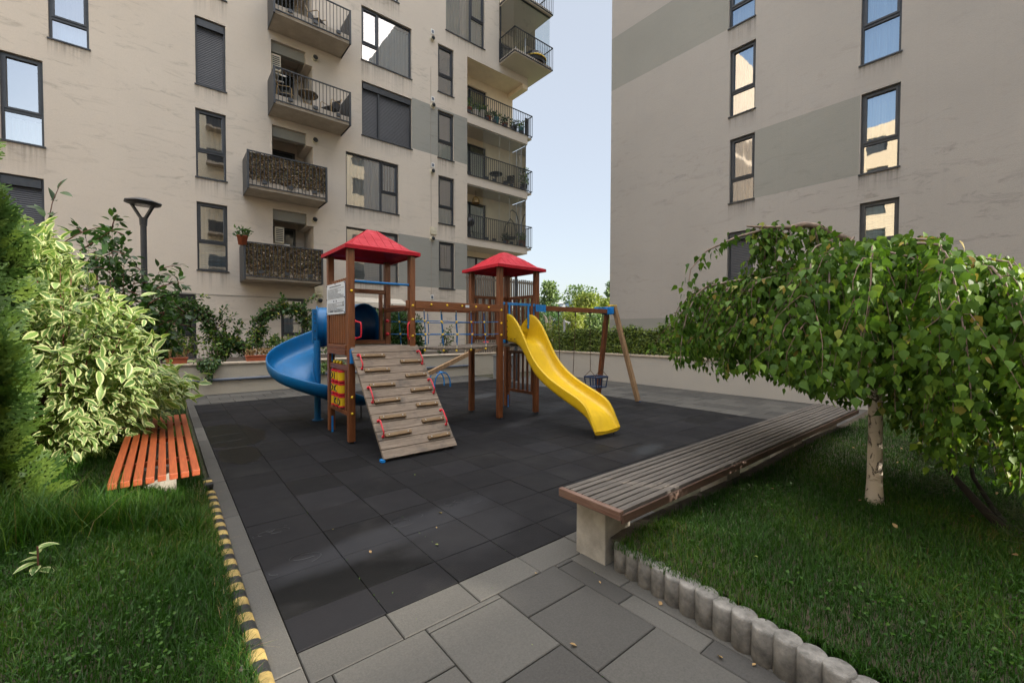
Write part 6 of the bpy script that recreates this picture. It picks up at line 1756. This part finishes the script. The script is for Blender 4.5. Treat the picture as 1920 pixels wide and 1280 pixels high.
# ------------------------------------------------------------ beyond the gap: trees, sculptures, far buildings
m = MB(); m.quad((14, 12.8, -.03), (90, 12.8, -.03), (90, 90, -.03), (14, 90, -.03)); struct(m.build('park_ground', simple('park_grass', (.06,.09,.02), 1.0, var=.4, scale=.5)))
m = MB(); m.quad((10.75, 10.5, -.015), (15, 10.5, -.015), (24, 24, -.015), (13, 19, -.015)); struct(m.build('park_path', simple('path_gravel', (.22,.2,.17), 1.0, var=.2)))
def far_tree(name, label, px, py_top, dep, py_base, halfw_px, mat, kind, n, seed):
    rg = np.random.default_rng(seed)
    tp_ = at_depth(px, py_top, dep); x, y, ht = tp_
    t = thing(name, label, 'tree', (x, y, 0), 'trees in the park beyond the gap')
    m = MB(); m.tube([(x, y, 0), (x+.1, y, ht*.5), (x, y, ht*.93)], [.04*ht*.6, .03*ht*.5, .02], 7)
    W = halfw_px/F_PX*dep
    for k in range(9):
        z = ht*(.18+.07*k); a = rg.uniform(0, 6.28); m.tube([(x, y, z), (x+W*.6*(1-k/11)*math.cos(a), y+W*.6*(1-k/11)*math.sin(a), z+.12*ht*(.3 if kind == 'spruce' else 1))], [.05, .015], 4)
    m.build('trunk', BARK, t)
    # clumps along boughs, gaps between
    nc = 46; C = []
    for k in range(nc):
        f = rg.uniform(.06, 1.0); 
        if kind == 'spruce': r = W*(1-f)**.75*rg.uniform(.35, 1.05)+.05*W
        else: r = W*math.sqrt(max(0, 1-((f-.45)/.58)**2))*rg.uniform(.3, 1.0)
        a = rg.uniform(0, 6.28); C.append((x+r*math.cos(a), y+r*math.sin(a), ht*f*.98))
    C = np.array(C); idx = rg.integers(0, nc, n); sp = W*(.22 if kind == 'spruce' else .30)
    g = rg.normal(0, 1, (n, 3)); g /= np.maximum(1, np.linalg.norm(g, axis=1, keepdims=True)/1.5)
    pos = C[idx]+g*np.array([sp, sp, sp*.7]); pos[:, 2] = np.clip(pos[:, 2], .2, ht)
    tv, tf, uv = leaf_tmpl(2, 2, .6)
    scatter('crown', tv, tf, pos, rand_dirs(n)+np.array([0, 0, .4 if kind == 'spruce' else 0]), rand_dirs(n), rg.uniform(.16, .34, n)*dep/38, mat, t, uv, tint=np.clip(rg.random(nc)[idx]*.7+rg.random(n)*.3, 0, 1))
far_tree('spruce_tree', 'tall pointed spruce right beside the far tower post', 1030, 530, 36, 640, 34, L_FAR1, 'spruce', 3600, 1)
far_tree('conifer_tree', 'feathery green conifer above the middle of the swing beam', 1085, 538, 40, 640, 36, L_FAR1, 'broad', 3600, 2)
far_tree('autumn_tree', 'yellowing tree above the swing beam in front of the feathery conifer', 1100, 552, 37, 640, 34, L_FAR2, 'broad', 3600, 3)
far_tree('autumn_tree', 'low bright yellow tree seen under the swing beam', 1072, 586, 30, 640, 30, L_FAR2, 'broad', 2600, 4)
far_tree('conifer_tree', 'pale green tree half hidden by the right building corner', 1146, 530, 44, 640, 24, L_FAR1, 'spruce', 2600, 5)
far_tree('autumn_tree', 'broad yellow green tree beside the right building corner', 1136, 562, 41, 640, 28, L_FAR2, 'broad', 2800, 6)
far_tree('leafy_tree', 'dark leafy tree behind the pale fin sculptures', 1035, 588, 32, 640, 44, L_DARK, 'broad', 3000, 7)
far_tree('leafy_tree', 'green tree behind the slatted screen and the far tower', 985, 560, 42, 640, 34, L_FAR1, 'broad', 2600, 8)
far_tree('leafy_tree', 'green tree low behind the swing chains', 1115, 590, 33, 640, 30, L_FAR1, 'broad', 2600, 9)
q = at_depth(1022, 640, 20); ps = []
for k in range(60):
    p = np.array([q[0], q[1], 0])+np.array([RNG.uniform(-.7, .7), RNG.uniform(-.5, .5), 0]); ps.append(arch(p, p+np.array([RNG.uniform(-.3, .3), RNG.uniform(-.3, .3), RNG.uniform(.8, 2.0)]), .1, 5))
leafy('shrub', 'bright yellow green bush at the foot of the pale fin sculptures', 'shrub', ps, L_FAR2, TWIG, .14, (.12, .22), leaf_tmpl(2, 2, .6), per=3, spread=.2, loc=(q[0], q[1], 0))
# the pale curved fins
def fin(label, pts, dep, wd):
    P3 = [at_depth(px, py, dep) for px, py in pts]
    m = MB(); rows = []
    for i, p in enumerate(P3):
        f = i/(len(P3)-1); w2 = wd*(1-f**1.6)+.015
        rows.append([(p[0]-CR[0]*w2, p[1]-CR[1]*w2, p[2]), (p[0]-CF[0]*.08, p[1]-CF[1]*.08, p[2]), (p[0]+CR[0]*w2, p[1]+CR[1]*w2, p[2]), (p[0]+CF[0]*.08, p[1]+CF[1]*.08, p[2])])
    m.grid(rows, close_u=True, sm=False); m.poly(rows[-1]); o = m.build('fin_sculpture', simple('pale_stone', (.5,.42,.32), .7)); tag(o, label, 'sculpture', 'pale fin sculptures in the park')
fin('pale curved stone fin leaning left in the park beyond the slide', [(1036, 690), (1032, 640), (1028, 615), (1023, 595), (1018, 588)], 22, .13)
fin('pale upright pointed stone fin in the park beyond the slide', [(1032, 690), (1032, 640), (1032, 615), (1032, 600), (1031, 590)], 21, .10)
fin('pale stone fin seen small between the swing chains', [(1054, 650), (1054, 625), (1056, 605), (1060, 594)], 30, .14)
t = thing('security_camera', 'small white camera on a thin pole between the swing chains', 'camera', tuple(at_depth(1058, 660, 19)))
m = MB(); a = at_depth(1058, 700, 19); b = at_depth(1058, 599, 19); m.tube([a, b], .05, 8); m.build('pole', simple('pole_grey', (.35,.35,.35), .5), t)
m = MB(); b1 = at_depth(1058, 602, 19); b2 = at_depth(1066, 605, 18.9); m.tube([b1, b2], .04, 6); m.beam(b2-np.array([0, 0, .02]), at_depth(1067, 606, 18.3), .10, .12); m.build('camera_body', WHITE, t)
# tips of young conifers planted behind the hedge panels
for i, (px, py, lab) in enumerate(((1052, 612, 'left of the first swing chain'), (1066, 607, 'between the first two swing chains'), (1098, 609, 'just right of the second swing chain'), (1113, 613, 'beside the third swing chain'), (1184, 609, 'right of the swing leg under the bare gable'), (1201, 613, 'at the step of the hedge panels'))):
    p = np.array([*((lambda q: (q[0], q[1]))(at_depth(px, py, 1)-np.array([0, 0, 0]))), 0]); d = _ray(px, py); k = 11.0/d[0]; P = np.array([11.0, d[1]*k, CAM_H+d[2]*k])
    t = thing('young_conifer', 'young conifer tip above the hedge '+lab, 'conifer', (P[0], P[1], .6), 'young conifers behind the hedge panels')
    m = MB(); m.tube([(P[0], P[1], .6), tuple(P)], [.02, .004], 5); m.build('trunk', BARK, t)
    n = 260; f = RNG.random(n); a = RNG.uniform(0, 6.28, n); r = .17*(1-f)+.012; pos = np.stack([P[0]+r*np.cos(a), P[1]+r*np.sin(a), .62+(P[2]-.64)*f], 1)
    scatter('foliage', *leaf_tmpl(2, 2, .3)[:2], pos, np.stack([np.cos(a)*.5, np.sin(a)*.5, np.ones(n)], 1), rand_dirs(n), RNG.uniform(.06, .11, n), L_SCREEN if i in (2,) else L_FAR1, t, leaf_tmpl(2, 2)[2])
# far buildings above the tree line
def far_block(label, pxl, pxr, pyt, dep, mat):
    a = at_depth(pxl, pyt, dep); b = at_depth(pxr, pyt, dep); t = thing('far_building', label, 'building', ((a[0]+b[0])/2, (a[1]+b[1])/2, 0))
    mid = (a+b)/2; wd = np.linalg.norm(b-a); ang = math.atan2(CR[1], CR[0]); T = Matrix.Translation((mid[0], mid[1], 0)) @ Matrix.Rotation(ang, 4, 'Z')
    m = MB(); m.T = T; m.box(-wd/2, 0, 0, wd/2, 14, a[2]); m.box(-wd/2-.3, -.3, a[2]+.01, wd/2+.3, 14.3, a[2]+.5); m.build('wall', mat, t)
    for fl in range(max(1, int(a[2]/3.2))):
        g = MB(); g.T = T; g.box(-wd/2+.6, -.06, 1.2+fl*3.2, wd/2-.6, .02, 2.9+fl*3.2); g.build('window_band', simple('far_glass', (.09,.13,.18), .2), t)
far_block('small grey blue office block above the trees left of the right building corner', 1117, 1134, 560, 120, simple('far_grey', (.20,.23,.27), .8))
far_block('long low pale building on the horizon between the spruce and the conifer', 1040, 1069, 569.5, 150, simple('far_pale', (.45,.47,.48), .8))
far_block('small blue block just visible left of the feathery conifer', 1070, 1078, 564, 135, simple('far_blue', (.25,.32,.42), .8))
# ------------------------------------------------------------ things standing on the balconies
def L3(u, v, d): return (u, YL-d, v)
def ac_unit(u, v, d, label):
    t = thing('air_conditioner', label, 'air conditioner', L3(u, v, d), 'air conditioner units on the balconies')
    m = MB(); m.T = T_L; m.box(u, v, d-.75, u+.30, v+.56, d); m.build('casing', CREAM, t, bevel=.015)
    m = MB(); m.T = T_L
    for k in range(7): m.box(u+.04, v+.06+k*.065, d+.001, u+.26, v+.095+k*.065, d+.008)
    m.build('grille', ANTHR, t)
    m = MB(); m.T = T_L
    for q in (-.6, -.15): m.box(u-.02, v-.05, d+q, u+.5, v-.005, d+q+.04)
    m.build('bracket', WHITE, t)
ac_unit(uR0+.02, lv[1]+1.45, -.1, 'air conditioner under the ceiling of the balcony with table and chairs')
ac_unit(uR0+.10, lv[3]+1.28, -.25, 'air conditioner above the lower camouflaged balcony')
def chair(u, v, d, rot, label, mat=None, grp='balcony chairs'):
    t = thing('balcony_chair', label, 'chair', L3(u, v, d), grp)
    T = T_L @ Matrix.Translation((u, v, d)) @ Matrix.Rotation(rot, 4, 'Y')
    m = MB(); m.T = T; m.box(-.22, .42, -.22, .22, .45, .22); m.build('seat', mat or BLACKP, t, bevel=.01)
    m = MB(); m.T = T; m.prism([(-.2, .46, -.20), (.2, .46, -.20), (.2, .88, -.30), (-.2, .88, -.30)], (0, 0, -.025)); m.build('backrest', mat or BLACKP, t)
    for sx in (-1, 1):
        m = MB(); m.T = T; m.tube([(sx*.24, 0, .22), (sx*.24, .62, .22), (sx*.24, .68, .16), (sx*.24, .68, -.2), (sx*.24, .90, -.30)], .014, 6); m.tube([(sx*.24, 0, -.26), (sx*.24, .66, -.22)], .014, 6); m.build('side_frame', BAMBOO, t)
def rtable(u, v, d, label):
    t = thing('balcony_table', label, 'table', L3(u, v, d))
    m = MB(); m.lathe(L3(u, v, d), [(0, .70), (.33, .70), (.34, .72), (.33, .745), (0, .745)], 20); m.build('tabletop', simple('woven_top', (.10,.075,.045), .7), t)
    for k in range(4):
        a = math.pi/4+k*math.pi/2; c, s = math.cos(a), math.sin(a); x, y, z = L3(u, v, d)
        m = MB(); m.tube([(x+.20*c, y+.20*s, z), (x+.12*c, y+.12*s, z+.35), (x+.24*c, y+.24*s, z+.70)], .015, 6); m.build('leg', BAMBOO, t)
    m = MB(); x, y, z = L3(u, v, d); m.tube([(x+.12*math.cos(a), y+.12*math.sin(a), z+.35) for a in np.linspace(0, 6.283, 13)], .012, 5); m.build('ring', BAMBOO, t)
ul, ur, sv = BAL[1]; fv = sv+slab_t+.01
chair(ul+.5, fv, .32, R(70), 'dark rattan chair left of the round balcony table'); rtable(ul+1.2, fv, .40, 'round bamboo legged table in the middle of the second balcony'); chair(ul+1.95, fv, .45, R(-60), 'dark rattan chair right of the round balcony table')
ul, ur, sv = BAL[0]; fv = sv+slab_t+.01
chair(ul+1.5, fv, .45, R(40), 'black chair alone on the topmost projecting balcony')
# pot plants along the upper corner loggia
def pot(u, v, d, r, h, mat, label, leaf, n, lh, grp):
    t = thing('potted_plant', label, 'plant pot', L3(u, v, d), grp); p = L3(u, v, d)
    m = MB(); m.lathe(p, [(0, 0), (r*.72, 0), (r, h), (r*1.08, h), (r*1.08, h+.02), (r*.9, h+.02), (r*.9, h-.02), (0, h-.02)], 14); m.build('pot', mat, t)
    a = RNG.uniform(0, 6.28, n); rr = r*1.5*np.sqrt(RNG.random(n)); pos = np.stack([p[0]+rr*np.cos(a), p[1]+rr*np.sin(a), p[2]+h+RNG.random(n)*lh], 1)
    tv, tf, uv = leaf_tmpl(2, 3, .5); scatter('foliage', tv, tf, pos, rand_dirs(n)+np.array([0, 0, .5]), rand_dirs(n), RNG.uniform(.07, .14, n), leaf, t, uv)
vt = fl_v[0][0]; LW = uC-uL
TEAL = simple('teal_pot', (.10,.30,.33), .4)
for i, (f, mat, lab, leaf, h, lh) in enumerate(((.06, TERRA, 'grassy plant at the left end of the upper loggia railing', L_IVY, .34, .45), (.17, WHITE, 'bushy plant in a white pot, second from the left on the upper loggia', L_ROSE, .34, .30), (.27, WHITE, 'white flowering plant in a tall white pot on the upper loggia', L_ROSE, .44, .28), (.37, TERRA, 'dark leafy plant in a terracotta pot on the upper loggia', L_LAUREL, .3, .3), (.50, TEAL, 'plant in a teal pot in the middle of the upper loggia', L_ROSE, .40, .25), (.64, TERRA, 'lone small plant right of the teal pot on the upper loggia', L_LAUREL, .25, .35), (.80, BLACKP, 'dark plant near the right end of the upper loggia', L_LAUREL, .30, .35), (.93, TEAL, 'yellow flowering plant at the right corner of the upper loggia', L_IVY, .40, .35))):
    pot(uL+LW*f, vt+.01, -.22, .14, h, mat, lab, leaf, 90, lh, 'pot plants on the upper loggia')
vt = fl_v[1][0]
pot(uC+.02, vt+.01, -.30, .17, .40, BLACKP, 'large spreading green plant at the corner of the middle loggia', L_IVY, 260, .85, None)
chair(uL+LW*.78, vt+.01, -.55, R(-60), 'dark low chair near the corner of the middle loggia')
t = thing('balcony_table', 'small dark table on the middle loggia', 'table', L3(uL+LW*.55, vt, -.5)); m = MB(); m.lathe(L3(uL+LW*.55, vt+.01, -.5), [(0, .62), (.34, .62), (.34, .66), (0, .66)], 18); m.build('tabletop', BLACKP, t); m = MB(); m.lathe(L3(uL+LW*.55, vt+.01, -.5), [(.22, 0), (.22, .02), (.03, .04), (.03, .62)], 12); m.build('pedestal', BLACKP, t)
vt = fl_v[2][0]
t = thing('hanging_chair', 'egg shaped hanging chair on a curved stand at the lowest loggia corner', 'chair', L3(uL+LW*.86, vt, -.55)); hx, hy, hz = L3(uL+LW*.86, vt+.01, -.55)
m = MB(); m.tube([(hx+.25, hy, hz+.02), (hx+.42, hy, hz+.6), (hx+.40, hy, hz+1.4), (hx+.22, hy, hz+1.85), (hx-.06, hy, hz+1.95), (hx-.16, hy, hz+1.86)], .028, 8); m.tube([(hx+.45*math.cos(a), hy+.35*math.sin(a), hz+.02) for a in np.linspace(0, 6.283, 17)], .022, 6); m.build('stand', ANTHR, t)
m = MB(); 
for k in range(9):
    a = 2*math.pi*k/9; m.tube([(hx-.16, hy, hz+1.5), (hx-.16+.30*math.cos(a), hy+.30*math.sin(a), hz+1.1), (hx-.16+.36*math.cos(a), hy+.36*math.sin(a), hz+.75), (hx-.16+.22*math.cos(a), hy+.22*math.sin(a), hz+.42)], .010, 5)
m.tube([(hx-.16, hy, hz+1.86), (hx-.16, hy, hz+1.5)], .008, 5); m.lathe((hx-.16, hy, hz+.38), [(0, 0), (.25, .03), (.30, .12), (0, .10)], 14); m.build('basket', BLACKP, t)
t = thing('barbecue', 'round black barbecue on legs at the left end of the lowest loggia', 'barbecue', L3(uL+LW*.10, vt, -.4)); p = L3(uL+LW*.10, vt+.01, -.4)
m = MB(); m.lathe(p, [(0, .62), (.18, .66), (.27, .80), (.27, .82)], 16); m.build('bowl', BLACKP, t); m = MB(); m.lathe(p, [(.275, .825), (.26, .95), (.15, 1.06), (.03, 1.09), (.03, 1.12), (0, 1.12)], 16); m.build('lid', BLACKP, t)
for k in range(3):
    a = 2.1*k; m = MB(); m.tube([(p[0]+.32*math.cos(a), p[1]+.32*math.sin(a), p[2]), (p[0]+.15*math.cos(a), p[1]+.15*math.sin(a), p[2]+.66)], .012, 6); m.build('leg', BLACKP, t)
t = thing('pendant_lamp', 'woven pendant lamp hanging under the ceiling of the lowest loggia', 'lamp', L3(uL+LW*.24, fl_v[1][1]-.7, -.6)); p = L3(uL+LW*.24, fl_v[1][1], -.6)
m = MB(); m.tube([(p[0], p[1], p[2]), (p[0], p[1], p[2]-.28)], .01, 5); m.build('cord', BLACKP, t); m = MB(); m.lathe((p[0], p[1], p[2]-.62), [(.20, 0), (.18, .18), (.10, .30), (.03, .34)], 16); m.build('lamp_shade', BAMBOO, t)
pot(uL+LW*.95, vt+.01, -.3, .15, .35, TERRA, 'yellow flowering plant at the right corner of the lowest loggia', L_IVY, 120, .4, 'pot plants on the lowest loggia')
pot(uL+LW*.68, vt+.01, -.3, .15, .22, TERRA, 'dark leafy plant beside the hanging chair on the lowest loggia', L_LAUREL, 110, .35, 'pot plants on the lowest loggia')
# flower pot hung on the outer corner of the lower camouflaged balcony
ul, ur, sv = BAL[3]
pot(ul-.03, sv+1.05, 1.02, .15, .26, TERRA, 'terracotta pot hung on the outer corner of the lower camouflaged balcony', L_ROSE, 120, .22, None)
# covered things on the big corner balcony
t = thing('storage_heap', 'yellow strapped dark bundle stored on the upper corner balcony', 'bundle', L3((u935+uK)/2, vB, .6)); m = MB(); m.T = T_L
m.lathe((0, 0, 0), [(0, 0), (.001, 0)]); a = (u935+uK)/2+.4
m = MB(); x, y, z = L3(a, vB+.21, .75); m.lathe((x, y, z), [(.55, 0), (.6, .2), (.5, .45), (.25, .6), (0, .62)], 14); m.build('cover', BLACKP, t); m = MB(); m.tube([(x+.62*math.cos(k), y+.62*math.sin(k), z+.2) for k in np.linspace(0, 6.283, 20)], .03, 6); m.build('strap', YEL2, t)
